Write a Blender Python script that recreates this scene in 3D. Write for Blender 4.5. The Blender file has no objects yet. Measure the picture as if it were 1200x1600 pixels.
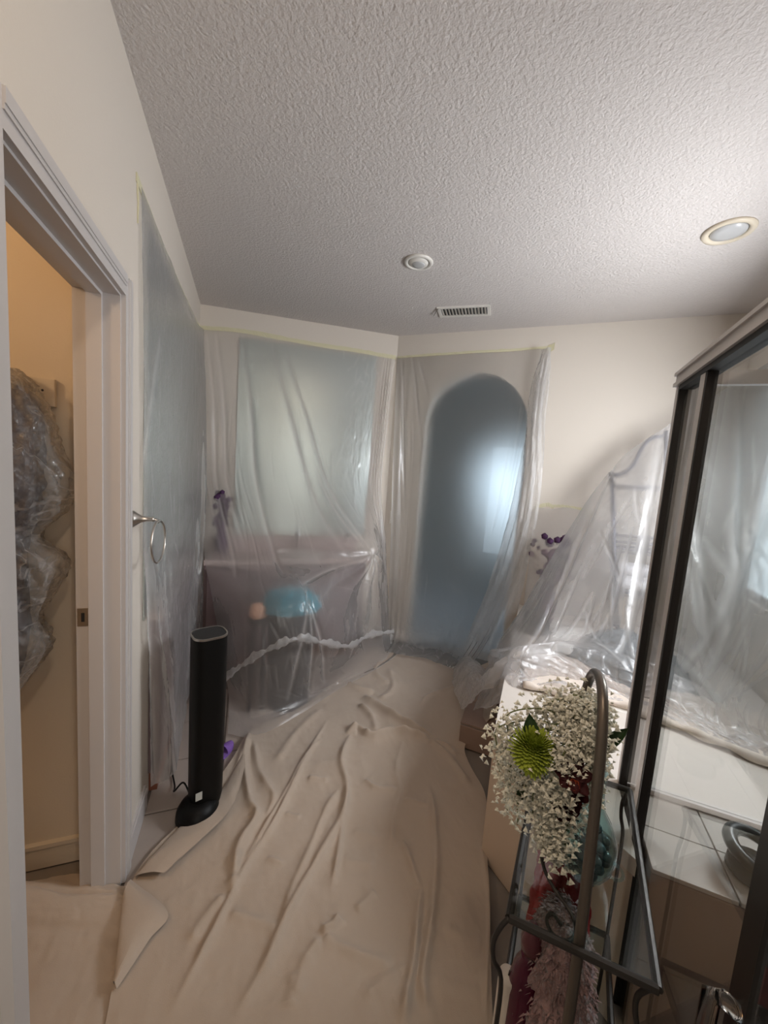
import bpy, bmesh, math, random
import numpy as np
from mathutils import Matrix, Vector
random.seed(7)
SC = bpy.context.scene
COL = SC.collection

# ------------------------------------------------------------ camera
CAM_H = 1.56
FPX, CXP, CYP = 600.0, 600.0, 800.0          # ultra-wide lens, 1200 x 1600 frame
_up = np.array([410.0, 5500.0, FPX]); _up /= np.linalg.norm(_up)
_fw = np.array([0, 0, -1.0]); _fw -= _up * _fw.dot(_up); _fw /= np.linalg.norm(_fw)
_rt = np.cross(_fw, _up)
_a = math.radians(-20.0)
ROT = np.array([[math.cos(_a), -math.sin(_a), 0], [math.sin(_a), math.cos(_a), 0], [0, 0, 1]]) @ np.array([_rt, _fw, _up])
cam = bpy.data.cameras.new('camera'); cam.sensor_fit = 'HORIZONTAL'; cam.sensor_width = 36.0
cam.lens = 36.0 * FPX / 1200.0; cam.clip_start = 0.02
camo = bpy.data.objects.new('camera', cam); COL.objects.link(camo)
M4 = Matrix([list(ROT[i]) + [0] for i in range(3)] + [[0, 0, 0, 1]]); M4.translation = (0, 0, CAM_H)
camo.matrix_world = M4
SC.camera = camo

# ------------------------------------------------------------ exposure, world, lights
SC.view_settings.view_transform = 'Standard'; SC.view_settings.look = 'None'
SC.view_settings.gamma = 1.0; SC.view_settings.use_curve_mapping = False
SC.view_settings.exposure = 0.55
SC.cycles.use_denoising = True
SC.cycles.max_bounces = 14; SC.cycles.transparent_max_bounces = 16
SC.cycles.sample_clamp_indirect = 6.0
SC.cycles.caustics_reflective = False; SC.cycles.caustics_refractive = True
w = bpy.data.worlds.new('world'); SC.world = w; w.use_nodes = True
w.node_tree.nodes['Background'].inputs[0].default_value = (0.9, 0.9, 0.95, 1)
w.node_tree.nodes['Background'].inputs[1].default_value = 0.35

# B frame: u along the far wall (to the right), v away from the camera, 45 degrees to the left wall
N2 = np.array([0.7431, -0.6691, 0.0]); N1 = np.array([0.6691, 0.7431, 0.0])
def W(u, v, z=0.0): return tuple(N2 * u + N1 * v + np.array([0, 0, z]))

def light_area(name, loc, target, sx, sy, power, color):
    l = bpy.data.lights.new(name, 'AREA'); l.shape = 'RECTANGLE'; l.size = sx; l.size_y = sy
    l.energy = power; l.color = color
    o = bpy.data.objects.new(name, l); COL.objects.link(o); o.location = loc
    o.rotation_euler = (Vector(target) - Vector(loc)).to_track_quat('-Z', 'Y').to_euler()
    return o
light_area('daylight_tub_window', W(1.17, 2.02, 1.62), W(0, 2.10, 1.35), 0.80, 1.1, 52, (0.95, 0.97, 1.0))
light_area('bedroom_fill', (0.55, -3.3, 1.75), (0.2, 0, 1.5), 2.2, 1.7, 28, (1.0, 0.92, 0.84))  # added fill panel in the unseen bedroom; no window is built there
light_area('daylight_arch_room', W(-0.37, 5.0, 1.25), W(-0.75, 3.4, 0.3), 0.5, 1.3, 3, (0.66, 0.85, 1.0))
def light_point(name, loc, power, color, r):
    l = bpy.data.lights.new(name, 'POINT'); l.energy = power; l.color = color; l.shadow_soft_size = r
    o = bpy.data.objects.new(name, l); COL.objects.link(o); o.location = loc; return o
light_point('closet_lamp', (-1.35, 1.0, 2.25), 9, (1.0, 0.66, 0.36), 0.07)
light_area('entry_fill', (0.10, 0.05, 2.725), (0.12, 0.35, 0), 0.14, 0.14, 5, (1.0, 0.80, 0.60))  # added warm fill at the ceiling, out of view, without a fixture

# ------------------------------------------------------------ pixel to plane helpers (1200 x 1600 frame)
def _ray(x, y): return ROT @ np.array([x - CXP, -(y - CYP), -FPX])
_C = np.array([0, 0, CAM_H])
def on_z(x, y, z=0.0): d = _ray(x, y); return tuple(_C + d * ((z - CAM_H) / d[2]))
def on_x(x, y, X): d = _ray(x, y); return tuple(_C + d * (X / d[0]))
def on_y(x, y, Y): d = _ray(x, y); return tuple(_C + d * (Y / d[1]))
def on_v(x, y, v): d = _ray(x, y); return tuple(_C + d * (v / N1.dot(d)))
def on_u(x, y, u): d = _ray(x, y); return tuple(_C + d * (u / N2.dot(d)))

# ------------------------------------------------------------ materials
MATS = {}
def mat(name, color, rough=0.6, metal=0.0, bump=None, var=None, trans=0.0, ior=1.45, emit=None, sheen=0.0, spec=0.5):
    m = bpy.data.materials.new(name); m.use_nodes = True; MATS[name] = m
    nt = m.node_tree; b = nt.nodes['Principled BSDF']
    b.inputs['Base Color'].default_value = (*color, 1); b.inputs['Roughness'].default_value = rough
    b.inputs['Metallic'].default_value = metal; b.inputs['IOR'].default_value = ior
    b.inputs['Transmission Weight'].default_value = trans
    b.inputs['Specular IOR Level'].default_value = spec
    if sheen: b.inputs['Sheen Weight'].default_value = sheen
    if emit: b.inputs['Emission Color'].default_value = (*emit[0], 1); b.inputs['Emission Strength'].default_value = emit[1]
    tc = nt.nodes.new('ShaderNodeTexCoord')
    if var:                                             # (second colour, scale)
        n = nt.nodes.new('ShaderNodeTexNoise'); n.inputs['Scale'].default_value = var[1]; n.inputs['Detail'].default_value = 5
        nt.links.new(tc.outputs['Object'], n.inputs['Vector'])
        mx = nt.nodes.new('ShaderNodeMix'); mx.data_type = 'RGBA'
        mx.inputs['A'].default_value = (*color, 1); mx.inputs['B'].default_value = (*var[0], 1)
        nt.links.new(n.outputs['Fac'], mx.inputs['Factor']); nt.links.new(mx.outputs['Result'], b.inputs['Base Color'])
    if bump:                                            # (scale, strength, distance)
        n = nt.nodes.new('ShaderNodeTexNoise'); n.inputs['Scale'].default_value = bump[0]; n.inputs['Detail'].default_value = 3
        nt.links.new(tc.outputs['Object'], n.inputs['Vector'])
        bp = nt.nodes.new('ShaderNodeBump'); bp.inputs['Strength'].default_value = bump[1]; bp.inputs['Distance'].default_value = bump[2]
        nt.links.new(n.outputs['Fac'], bp.inputs['Height']); nt.links.new(bp.outputs['Normal'], b.inputs['Normal'])
    return m

def schlick(N, L, f0, f1, normal=None):
    lw = N.new('ShaderNodeLayerWeight'); lw.inputs[0].default_value = 0.5
    if normal: L.new(normal.outputs['Normal'], lw.inputs['Normal'])
    p = N.new('ShaderNodeMath'); p.operation = 'POWER'; p.inputs[1].default_value = 4.5; L.new(lw.outputs['Facing'], p.inputs[0])
    m = N.new('ShaderNodeMath'); m.operation = 'MULTIPLY_ADD'; m.use_clamp = True; m.inputs[1].default_value = f1; m.inputs[2].default_value = f0
    L.new(p.outputs[0], m.inputs[0]); return m
def film(name, clear=0.35, haze=0.35, tint=(0.93, 0.93, 0.93), rough=0.35, gloss=0.26, bumps=((30, 0.25, 0.01),), ior=1.10, milk=(0.86, 0.85, 0.85), lines=0.0, line_scale=5.0):
    """thin polyethylene film: clear + frosted transmission, milky scatter, sheen"""
    m = bpy.data.materials.new(name); m.use_nodes = True; MATS[name] = m
    nt = m.node_tree; N = nt.nodes; L = nt.links; N.remove(N['Principled BSDF']); out = N['Material Output']
    tr = N.new('ShaderNodeBsdfTransparent'); tr.inputs[0].default_value = (*tint, 1)
    rf = N.new('ShaderNodeBsdfRefraction'); rf.inputs['Color'].default_value = (*tint, 1); rf.inputs['Roughness'].default_value = rough; rf.inputs['IOR'].default_value = ior
    df = N.new('ShaderNodeBsdfDiffuse'); df.inputs[0].default_value = (*milk, 1)
    tl = N.new('ShaderNodeBsdfTranslucent'); tl.inputs[0].default_value = (*milk, 1)
    gl = N.new('ShaderNodeBsdfGlossy'); gl.inputs['Roughness'].default_value = gloss; gl.inputs['Color'].default_value = (1, 1, 1, 1)
    tc = N.new('ShaderNodeTexCoord'); prev = None
    for sc_, st, di in bumps:
        n = N.new('ShaderNodeTexNoise'); n.inputs['Scale'].default_value = sc_; n.inputs['Detail'].default_value = 4; n.inputs['Distortion'].default_value = 1.2
        L.new(tc.outputs['Object'], n.inputs['Vector'])
        bp = N.new('ShaderNodeBump'); bp.inputs['Strength'].default_value = st; bp.inputs['Distance'].default_value = di
        L.new(n.outputs['Fac'], bp.inputs['Height'])
        if prev: L.new(prev.outputs['Normal'], bp.inputs['Normal'])
        prev = bp
    for s in (gl, df, tl): L.new(prev.outputs['Normal'], s.inputs['Normal'])
    def mix(f, a, b):
        x = N.new('ShaderNodeMixShader')
        if isinstance(f, float): x.inputs[0].default_value = f
        else: L.new(f, x.inputs[0])
        L.new(a.outputs[0], x.inputs[1]); L.new(b.outputs[0], x.inputs[2]); return x
    thru = mix(haze / max(clear + haze, 1e-4), tr, rf)
    scat = mix(0.5, df, tl)
    lw = N.new('ShaderNodeLayerWeight'); lw.inputs[0].default_value = 0.35
    ma = N.new('ShaderNodeMath'); ma.operation = 'MULTIPLY_ADD'; ma.use_clamp = True       # longer path at grazing angles
    ma.inputs[1].default_value = 0.22; ma.inputs[2].default_value = 1 - clear - haze
    L.new(lw.outputs['Facing'], ma.inputs[0])
    at = N.new('ShaderNodeAttribute'); at.attribute_name = 'crease'                          # stress-whitened creases
    nz = N.new('ShaderNodeTexNoise'); nz.inputs['Scale'].default_value = line_scale; nz.inputs['Detail'].default_value = 2; nz.inputs['Distortion'].default_value = 1.6
    L.new(tc.outputs['Object'], nz.inputs['Vector'])
    def math_(op, a, b=None, clamp=False):
        x = N.new('ShaderNodeMath'); x.operation = op; x.use_clamp = clamp
        for i_, q_ in enumerate((a, b)):
            if q_ is None: continue
            if isinstance(q_, float): x.inputs[i_].default_value = q_
            else: L.new(q_, x.inputs[i_])
        return x.outputs[0]
    ln = math_('MULTIPLY', math_('SUBTRACT', 1.0, math_('MULTIPLY', math_('ABSOLUTE', math_('SUBTRACT', nz.outputs['Fac'], 0.5)), 34.0), True), lines)
    cr = math_('ADD', math_('MULTIPLY', at.outputs['Fac'], 0.42), ln)
    body = mix(math_('ADD', ma.outputs[0], cr, True), thru, scat)
    fm = schlick(N, L, 0.045, 0.60, prev)
    L.new(mix(fm.outputs[0], body, gl).outputs[0], out.inputs[0])
    return m

def plain_glass(name, tint=(0.90, 0.93, 0.92)):
    """thin pane: straight-through transmission with a clear Fresnel reflection"""
    m = bpy.data.materials.new(name); m.use_nodes = True; MATS[name] = m
    nt = m.node_tree; N = nt.nodes; L = nt.links; N.remove(N['Principled BSDF'])
    tr = N.new('ShaderNodeBsdfTransparent'); tr.inputs[0].default_value = (*tint, 1)
    gl = N.new('ShaderNodeBsdfGlossy'); gl.inputs['Roughness'].default_value = 0.015
    fr = schlick(N, L, 0.07, 0.80)
    x = N.new('ShaderNodeMixShader'); L.new(fr.outputs[0], x.inputs[0]); L.new(tr.outputs[0], x.inputs[1]); L.new(gl.outputs[0], x.inputs[2])
    L.new(x.outputs[0], N['Material Output'].inputs[0]); return m

mat('wall_paint', (0.66, 0.60, 0.53), 0.75, bump=(160, 0.10, 0.004))
mat('ceiling_paint', (0.63, 0.585, 0.56), 0.85, bump=(90, 0.52, 0.011))
mat('closet_paint', (0.60, 0.53, 0.44), 0.75, bump=(160, 0.10, 0.004))
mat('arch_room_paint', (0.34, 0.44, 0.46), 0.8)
mat('pale_carpet', (0.50, 0.56, 0.62), 0.95, bump=(300, 0.4, 0.004))
mat('bedroom_paint', (0.50, 0.56, 0.54), 0.8)
mat('trim_paint', (0.55, 0.52, 0.51), 0.4)
mat('tile_beige', (0.40, 0.34, 0.30), 0.35, var=((0.33, 0.28, 0.25), 9))
mat('grout', (0.22, 0.19, 0.17), 0.9)
mat('tile_white', (0.66, 0.61, 0.56), 0.3, var=((0.60, 0.55, 0.50), 5))
mat('tile_brown', (0.33, 0.24, 0.20), 0.5, var=((0.27, 0.19, 0.16), 12))
mat('canvas', (0.46, 0.38, 0.31), 0.9, bump=(420, 0.25, 0.003), var=((0.40, 0.33, 0.27), 3), sheen=0.2)
mat('canvas_pale', (0.66, 0.58, 0.51), 0.9, bump=(420, 0.25, 0.003))
mat('board_beige', (0.62, 0.51, 0.41), 0.6, var=((0.58, 0.47, 0.38), 4))
mat('tape', (0.62, 0.58, 0.40), 0.7, bump=(90, 0.3, 0.004))
mat('mauve_paint', (0.20, 0.145, 0.15), 0.5, var=((0.17, 0.12, 0.125), 6))
mat('counter_stone', (0.52, 0.42, 0.40), 0.35, var=((0.45, 0.36, 0.34), 14))
mat('wood_red', (0.20, 0.07, 0.04), 0.5)
mat('mirror', (0.68, 0.77, 0.76), 0.3, 1.0)
mat('mirror_pale', (0.72, 0.78, 0.76), 0.3, 1.0)
mat('brushed_nickel', (0.55, 0.52, 0.49), 0.28, 1.0)
mat('chrome', (0.75, 0.75, 0.75), 0.12, 1.0)
mat('frame_metal', (0.62, 0.58, 0.56), 0.42, 0.35)
mat('gasket', (0.012, 0.010, 0.010), 0.5)
mat('iron', (0.035, 0.030, 0.027), 0.42, 0.4)
mat('iron_bronze', (0.15, 0.125, 0.105), 0.38, 0.7)
mat('rack_metal', (0.16, 0.16, 0.19), 0.5, 0.5)
mat('black_plastic', (0.004, 0.004, 0.004), 0.45, spec=0.2)
mat('dark_top', (0.02, 0.02, 0.021), 0.4, spec=0.3)
mat('label_white', (0.42, 0.43, 0.40), 0.6)
mat('white_enamel', (0.74, 0.71, 0.66), 0.35)
mat('cream_enamel', (0.66, 0.58, 0.46), 0.45)
mat('lamp_lens', (0.50, 0.50, 0.50), 0.25)
mat('dark_hole', (0.02, 0.02, 0.02), 0.9)
mat('teal_cloth', (0.0, 0.17, 0.25), 0.9, bump=(120, 0.4, 0.004), sheen=0.3)
mat('peach_cloth', (0.62, 0.36, 0.25), 0.9, bump=(120, 0.4, 0.004))
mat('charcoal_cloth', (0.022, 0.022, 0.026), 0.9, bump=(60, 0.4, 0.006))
mat('navy_cloth', (0.035, 0.032, 0.05), 0.9, bump=(60, 0.4, 0.006))
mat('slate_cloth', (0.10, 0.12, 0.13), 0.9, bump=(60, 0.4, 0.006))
mat('white_towel', (0.80, 0.79, 0.80), 0.95, bump=(150, 0.6, 0.006))
mat('lilac_cloth', (0.20, 0.10, 0.38), 0.85)
mat('purple_petal', (0.06, 0.02, 0.07), 0.8)
mat('pink_fuzz', (0.44, 0.30, 0.29), 1.0, bump=(55, 1.0, 0.02), var=((0.22, 0.11, 0.11), 38), sheen=0.4)
mat('red_cloth', (0.42, 0.020, 0.022), 0.75, bump=(40, 0.5, 0.01), var=((0.20, 0.008, 0.012), 16))
mat('red_dark', (0.11, 0.012, 0.012), 0.85)
mat('maroon_glass', (0.075, 0.004, 0.022), 0.22)
mat('maroon_stopper', (0.11, 0.030, 0.040), 0.2)
mat('teal_pebble', (0.035, 0.06, 0.068), 0.12)
mat('petal_white', (0.78, 0.76, 0.66), 0.7)
mat('petal_lime', (0.36, 0.44, 0.05), 0.65)
mat('petal_red', (0.045, 0.004, 0.006), 0.6)
mat('petal_coral', (0.62, 0.12, 0.05), 0.6)
mat('leaf_green', (0.035, 0.07, 0.025), 0.45)
mat('stem_green', (0.16, 0.19, 0.07), 0.6)
mat('candle_wax', (0.72, 0.64, 0.56), 0.6)
mat('dark_ceramic', (0.03, 0.032, 0.032), 0.25)
mat('acrylic', (0.85, 0.85, 0.85), 0.05, trans=1.0, ior=1.3)
mat('window_glow', (0.8, 0.9, 1.0), 0.5, emit=((0.74, 0.88, 0.96), 0.8))
mat('arch_window_glow', (0.8, 0.9, 1.0), 0.5, emit=((0.70, 0.87, 1.0), 0.8))
mat('bulb_glow', (1, 0.8, 0.5), 0.5, emit=((1.0, 0.72, 0.42), 12.0))
film('film_wall', 0.37, 0.44, rough=0.30, milk=(0.84, 0.80, 0.78))
film('film_left', 0.40, 0.38, tint=(0.93, 0.94, 0.93))
film('film_arch', 0.10, 0.76, rough=0.8, ior=1.36)
film('film_tent', 0.44, 0.30, rough=0.24, tint=(0.95, 0.95, 0.97), bumps=((14, 0.2, 0.01), (60, 0.2, 0.004)))
film('film_fold', 0.30, 0.32, bumps=((16, 0.5, 0.02), (60, 0.4, 0.01)))
film('film_bag', 0.78, 0.05, lines=0.22, line_scale=5.0, gloss=0.2, bumps=((26, 0.7, 0.02), (80, 0.5, 0.008)))
plain_glass('shower_glass', (0.965, 0.975, 0.97)); plain_glass('shelf_glass', (0.86, 0.90, 0.90)); plain_glass('teal_glass', (0.80, 0.90, 0.90))

# ------------------------------------------------------------ object helpers
def mesh_obj(name, verts, faces, m, parent=None, smooth=False):
    me = bpy.data.meshes.new(name); me.from_pydata([tuple(v) for v in verts], [], faces); me.update()
    return link(name, me, m, parent, smooth)
def link(name, me, m, parent=None, smooth=False):
    o = bpy.data.objects.new(name, me); COL.objects.link(o)
    if m is not None and not me.materials: me.materials.append(MATS[m] if isinstance(m, str) else m)
    if smooth and len(me.polygons): me.polygons.foreach_set('use_smooth', [True] * len(me.polygons))
    if parent is not None:
        o.parent = parent; o.matrix_parent_inverse = parent.matrix_world.inverted() if parent.type != 'EMPTY' else Matrix.Translation(-parent.location)
    return o
def thing(name, label, cat, loc=(0, 0, 0), group=None):
    o = bpy.data.objects.new(name, None); COL.objects.link(o); o.location = loc; o.empty_display_size = 0.05
    return tag(o, label, cat, group)
def tag(o, label, cat, group=None):
    o['label'] = label; o['category'] = cat
    if group: o['group'] = group
    return o
def struct(o, label=None): 
    o['kind'] = 'structure'
    if label: o['label'] = label
    return o

class MB:
    """collects shapes; build() links them as one mesh object"""
    def __init__(s): s.v = []; s.f = []
    def add(s, v, f):
        k = len(s.v); s.v += [tuple(p) for p in v]; s.f += [tuple(i + k for i in q) for q in f]; return s
    def box(s, x0, x1, y0, y1, z0, z1, fr=None):
        P = [(x0, y0, z0), (x1, y0, z0), (x1, y1, z0), (x0, y1, z0), (x0, y0, z1), (x1, y0, z1), (x1, y1, z1), (x0, y1, z1)]
        if fr: P = [fr(*p) for p in P]
        return s.add(P, [(0, 3, 2, 1), (4, 5, 6, 7), (0, 1, 5, 4), (1, 2, 6, 5), (2, 3, 7, 6), (3, 0, 4, 7)])
    def prism(s, poly, z0, z1):
        n = len(poly); P = [(p[0], p[1], z0) for p in poly] + [(p[0], p[1], z1) for p in poly]
        return s.add(P, [tuple(range(n - 1, -1, -1)), tuple(range(n, 2 * n))] + [(i, (i + 1) % n, n + (i + 1) % n, n + i) for i in range(n)])
    def tube(s, pts, r, seg=8, closed=False, cap=True):
        P = [Vector(p) for p in pts]; n = len(P); rr = r if isinstance(r, (list, tuple)) else [r] * n
        T = [((P[(i + 1) % n] if closed or i < n - 1 else P[i]) - (P[i - 1] if closed or i > 0 else P[i])).normalized() for i in range(n)]
        nrm = T[0].orthogonal().normalized(); V = []
        for i in range(n):
            nrm = (nrm - T[i] * nrm.dot(T[i]))
            nrm = nrm.normalized() if nrm.length > 1e-6 else T[i].orthogonal().normalized()
            b = T[i].cross(nrm)
            V += [P[i] + (nrm * math.cos(2 * math.pi * k / seg) + b * math.sin(2 * math.pi * k / seg)) * rr[i] for k in range(seg)]
        F = []
        for i in range(n if closed else n - 1):
            j = (i + 1) % n
            F += [(i * seg + k, i * seg + (k + 1) % seg, j * seg + (k + 1) % seg, j * seg + k) for k in range(seg)]
        if cap and not closed: F += [tuple(range(seg - 1, -1, -1)), tuple(range((n - 1) * seg, n * seg))]
        return s.add(V, F)
    def lathe(s, prof, c=(0, 0, 0), seg=24, axis=None, sx=1.0, sy=1.0):
        V = []; ax = Vector(axis).normalized() if axis is not None else Vector((0, 0, 1))
        q = Vector((0, 0, 1)).rotation_difference(ax)
        for r, z in prof:
            for k in range(seg):
                a = 2 * math.pi * k / seg; V.append(Vector(c) + q @ Vector((r * math.cos(a) * sx, r * math.sin(a) * sy, z)))
        n = len(prof); F = [(i * seg + k, i * seg + (k + 1) % seg, (i + 1) * seg + (k + 1) % seg, (i + 1) * seg + k) for i in range(n - 1) for k in range(seg)]
        F += [tuple(range(seg - 1, -1, -1)), tuple(range((n - 1) * seg, n * seg))]
        return s.add(V, F)
    def ico(s, c, r, sub=1, scale=(1, 1, 1)):
        bm = bmesh.new(); bmesh.ops.create_icosphere(bm, subdivisions=sub, radius=1)
        V = [(c[0] + v.co.x * r * scale[0], c[1] + v.co.y * r * scale[1], c[2] + v.co.z * r * scale[2]) for v in bm.verts]
        F = [tuple(v.index for v in f.verts) for f in bm.faces]; bm.free(); return s.add(V, F)
    def build(s, name, m, parent=None, smooth=False, bevel=0.0):
        o = mesh_obj(name, s.v, s.f, m, parent, smooth)
        if bevel:
            bm = bmesh.new(); bm.from_mesh(o.data)
            bmesh.ops.bevel(bm, geom=bm.edges[:], offset=bevel, segments=2, profile=0.6, affect='EDGES', clamp_overlap=True)
            bm.to_mesh(o.data); bm.free()
        return o
def autosmooth(o, deg=35):
    me = o.data; me.polygons.foreach_set('use_smooth', [True] * len(me.polygons))
    me.set_sharp_from_angle(angle=math.radians(deg)); return o

def catmull(C, n, axis):
    C = np.moveaxis(np.asarray(C, float), axis, 0); m = C.shape[0]
    t = np.linspace(0, m - 1, n); i = np.minimum(t.astype(int), m - 2); f = (t - i).reshape((-1,) + (1,) * (C.ndim - 1))
    g = lambda k: C[np.clip(k, 0, m - 1)]
    p0, p1, p2, p3 = g(i - 1), g(i), g(i + 1), g(i + 2)
    p0 = np.where((i == 0).reshape(f.shape), 2 * p1 - p2, p0); p3 = np.where((i == m - 2).reshape(f.shape), 2 * p2 - p1, p3)
    r = 0.5 * (2 * p1 + (p2 - p0) * f + (2 * p0 - 5 * p1 + 4 * p2 - p3) * f ** 2 + (3 * p1 - p0 - 3 * p2 + p3) * f ** 3)
    return np.moveaxis(r, 0, axis)
def vnoise(x, y, seed=0):
    def h(i, j):
        k = (i.astype(np.int64) * 374761393 + j.astype(np.int64) * 668265263 + seed * 974634777) & 0x7fffffff
        k = ((k ^ (k >> 13)) * 1274126177) & 0x7fffffff
        return ((k ^ (k >> 16)) & 0xffff) / 65535.0
    xi = np.floor(x); yi = np.floor(y); fx = x - xi; fy = y - yi; fx = fx * fx * (3 - 2 * fx); fy = fy * fy * (3 - 2 * fy)
    a, b, c, d = h(xi, yi), h(xi + 1, yi), h(xi, yi + 1), h(xi + 1, yi + 1)
    return (a * (1 - fx) + b * fx) * (1 - fy) + (c * (1 - fx) + d * fx) * fy
def fbm(x, y, seed=0, oct=4, ridge=False):
    r = 0; a = 1.0; tot = 0
    for o in range(oct):
        n = vnoise(x * 2 ** o + o * 17.3, y * 2 ** o - o * 9.1, seed + o)
        if ridge: n = 1 - np.abs(2 * n - 1)
        r = r + a * n; tot += a; a *= 0.5
    return r / tot
def seg_ridge(X, Y, p, q, amp, wid, taper=True):
    """height of a soft crease along p-q"""
    dx, dy = q[0] - p[0], q[1] - p[1]; L2 = dx * dx + dy * dy + 1e-9
    t = ((X - p[0]) * dx + (Y - p[1]) * dy) / L2; tc = np.clip(t, 0, 1)
    d = np.hypot(X - p[0] - tc * dx, Y - p[1] - tc * dy)
    k = np.exp(-(d / wid) ** 2)
    if taper: k = k * (0.25 + 0.75 * np.sin(np.pi * np.clip(tc * 0.9 + 0.05, 0, 1)))
    return amp * k
def grid_faces(nr, nc):
    i = np.arange(nr - 1)[:, None] * nc + np.arange(nc - 1)[None]; i = i.ravel()
    return np.stack([i, i + 1, i + nc + 1, i + nc], 1).tolist()
AMP = 0.62
def sheet(name, ctrl, nr, nc, m, parent=None, noise=(), folds=(), ripple=None, extra=None, aspect=(1, 1), crease=True, streaks=()):
    """smooth surface through a grid of control points (rows x columns), pushed along its normal by folds and crinkles.
       noise: (scale_s, scale_t, amp, seed, ridge); folds: (s0,t0,s1,t1,amp,width) in 0..1"""
    P = catmull(catmull(ctrl, nr, 0), nc, 1)
    T, S = np.meshgrid(np.linspace(0, 1, nr), np.linspace(0, 1, nc), indexing='ij')
    Nn = np.cross(np.gradient(P, axis=1), np.gradient(P, axis=0)); Nn /= np.linalg.norm(Nn, axis=2, keepdims=True) + 1e-9
    D = np.zeros_like(S); K = np.zeros_like(S)
    for ss, st, am, sd, rg in noise:
        f_ = fbm(S * ss, T * st, sd, 4, rg); D += am * (f_ - 0.5) * 2
    for s0, t0, s1, t1, am, wd in folds:
        D += seg_ridge(S * aspect[0], T * aspect[1], (s0 * aspect[0], t0 * aspect[1]), (s1 * aspect[0], t1 * aspect[1]), am, wd)
        K = np.maximum(K, seg_ridge(S * aspect[0], T * aspect[1], (s0 * aspect[0], t0 * aspect[1]), (s1 * aspect[0], t1 * aspect[1]), 1.0, wd * 0.55))
    rs = random.Random(len(name) + nr * 7 + nc)
    for s0, t0, sp_s, sp_t, n_, ang, asp, ln, am, wd, wt in streaks:          # short straight tension creases
        for k in range(n_):
            a_ = math.radians(rs.gauss(ang, asp)); l_ = ln * rs.uniform(.4, 1.2); p_ = (rs.gauss(s0, sp_s), rs.gauss(t0, sp_t)); q_ = (p_[0] + l_ * math.sin(a_), p_[1] + l_ * math.cos(a_))
            g_ = seg_ridge(S, T, p_, q_, 1.0, wd * rs.uniform(.6, 1.3)); D += am * g_ * rs.choice((-1, 1, 1)); K = np.maximum(K, g_ * wt * rs.uniform(.4, 1))
    if ripple: D += ripple(S, T)
    P = P + Nn * (D * AMP)[..., None]
    if extra: P = extra(P, S, T)
    o = mesh_obj(name, P.reshape(-1, 3).tolist(), grid_faces(nr, nc), m, parent, True)
    if crease: o.data.attributes.new('crease', 'FLOAT', 'POINT').data.foreach_set('value', K.ravel().astype(np.float32))
    return o
def lump(mb, prof, seg=36, n=48, amp=0.01, seed=0, fx=6, fz=8, ridge=True):
    """closed organic body: prof rows (cx, cy, z, rx, ry) interpolated, ruffled by noise"""
    P = catmull(np.array(prof, float), n, 0); V = []
    th = np.linspace(0, 2 * np.pi, seg, endpoint=False)
    for i in range(n):
        cx, cy, z, rx, ry = P[i]
        d = amp * (fbm(np.cos(th) * fx * 0.5 + 7, np.sin(th) * fx * 0.5 + i / n * fz + 3, seed, 4, ridge) - 0.5) * 2
        for k in range(seg): V.append((cx + (abs(rx) + d[k]) * math.cos(th[k]), cy + (abs(ry) + d[k]) * math.sin(th[k]), z))
    F = [(i * seg + k, i * seg + (k + 1) % seg, (i + 1) * seg + (k + 1) % seg, (i + 1) * seg + k) for i in range(n - 1) for k in range(seg)]
    F += [tuple(range(seg - 1, -1, -1)), tuple(range((n - 1) * seg, n * seg))]
    return mb.add(V, F)
def arc(c, r, a0, a1, n, ex, ez):
    c = Vector(c); ex = Vector(ex); ez = Vector(ez)
    return [c + ex * (r * math.cos(math.radians(a0 + (a1 - a0) * i / (n - 1)))) + ez * (r * math.sin(math.radians(a0 + (a1 - a0) * i / (n - 1)))) for i in range(n)]

# ============================================================ THE SETTING
LX = -0.38; CZ = 2.74
C2 = (-0.382, 3.486); C3 = (1.22, 3.311)
RU = 1.15; FV = 3.276; AV = 3.40
D0, D1, DH = 0.818, 1.447, 2.03            # doorway in the left wall

# floor: grout bed with single tiles where the photograph shows bare floor
floor = struct(MB().box(-2.2, 3.6, -3.6, 6.2, -0.09, -0.008).build('floor', 'grout'), 'beige square tile floor under the drop cloths')
tm = None
for i in range(5):
    for j in range(9):
        x = LX + 0.012 + i * 0.306; y = 0.21 + j * 0.306; cxx, cyy = x + 0.15, y + 0.15
        if cxx * 0.7431 - cyy * 0.6691 > -0.22 and cyy > 0.55 and cxx > 0.66: continue
        if cxx > 0.85 and cyy < 1.3: continue
        if cyy > 2.70: continue
        if tm is None:
            t0 = MB().box(-0.149, 0.149, -0.149, 0.149, -0.008, 0.0).build('tile', 'tile_beige', None, bevel=0.002); tm = t0.data; o = t0
        else:
            o = bpy.data.objects.new('tile', tm); COL.objects.link(o)
        o.location = (cxx, cyy, 0); o.parent = floor

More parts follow.
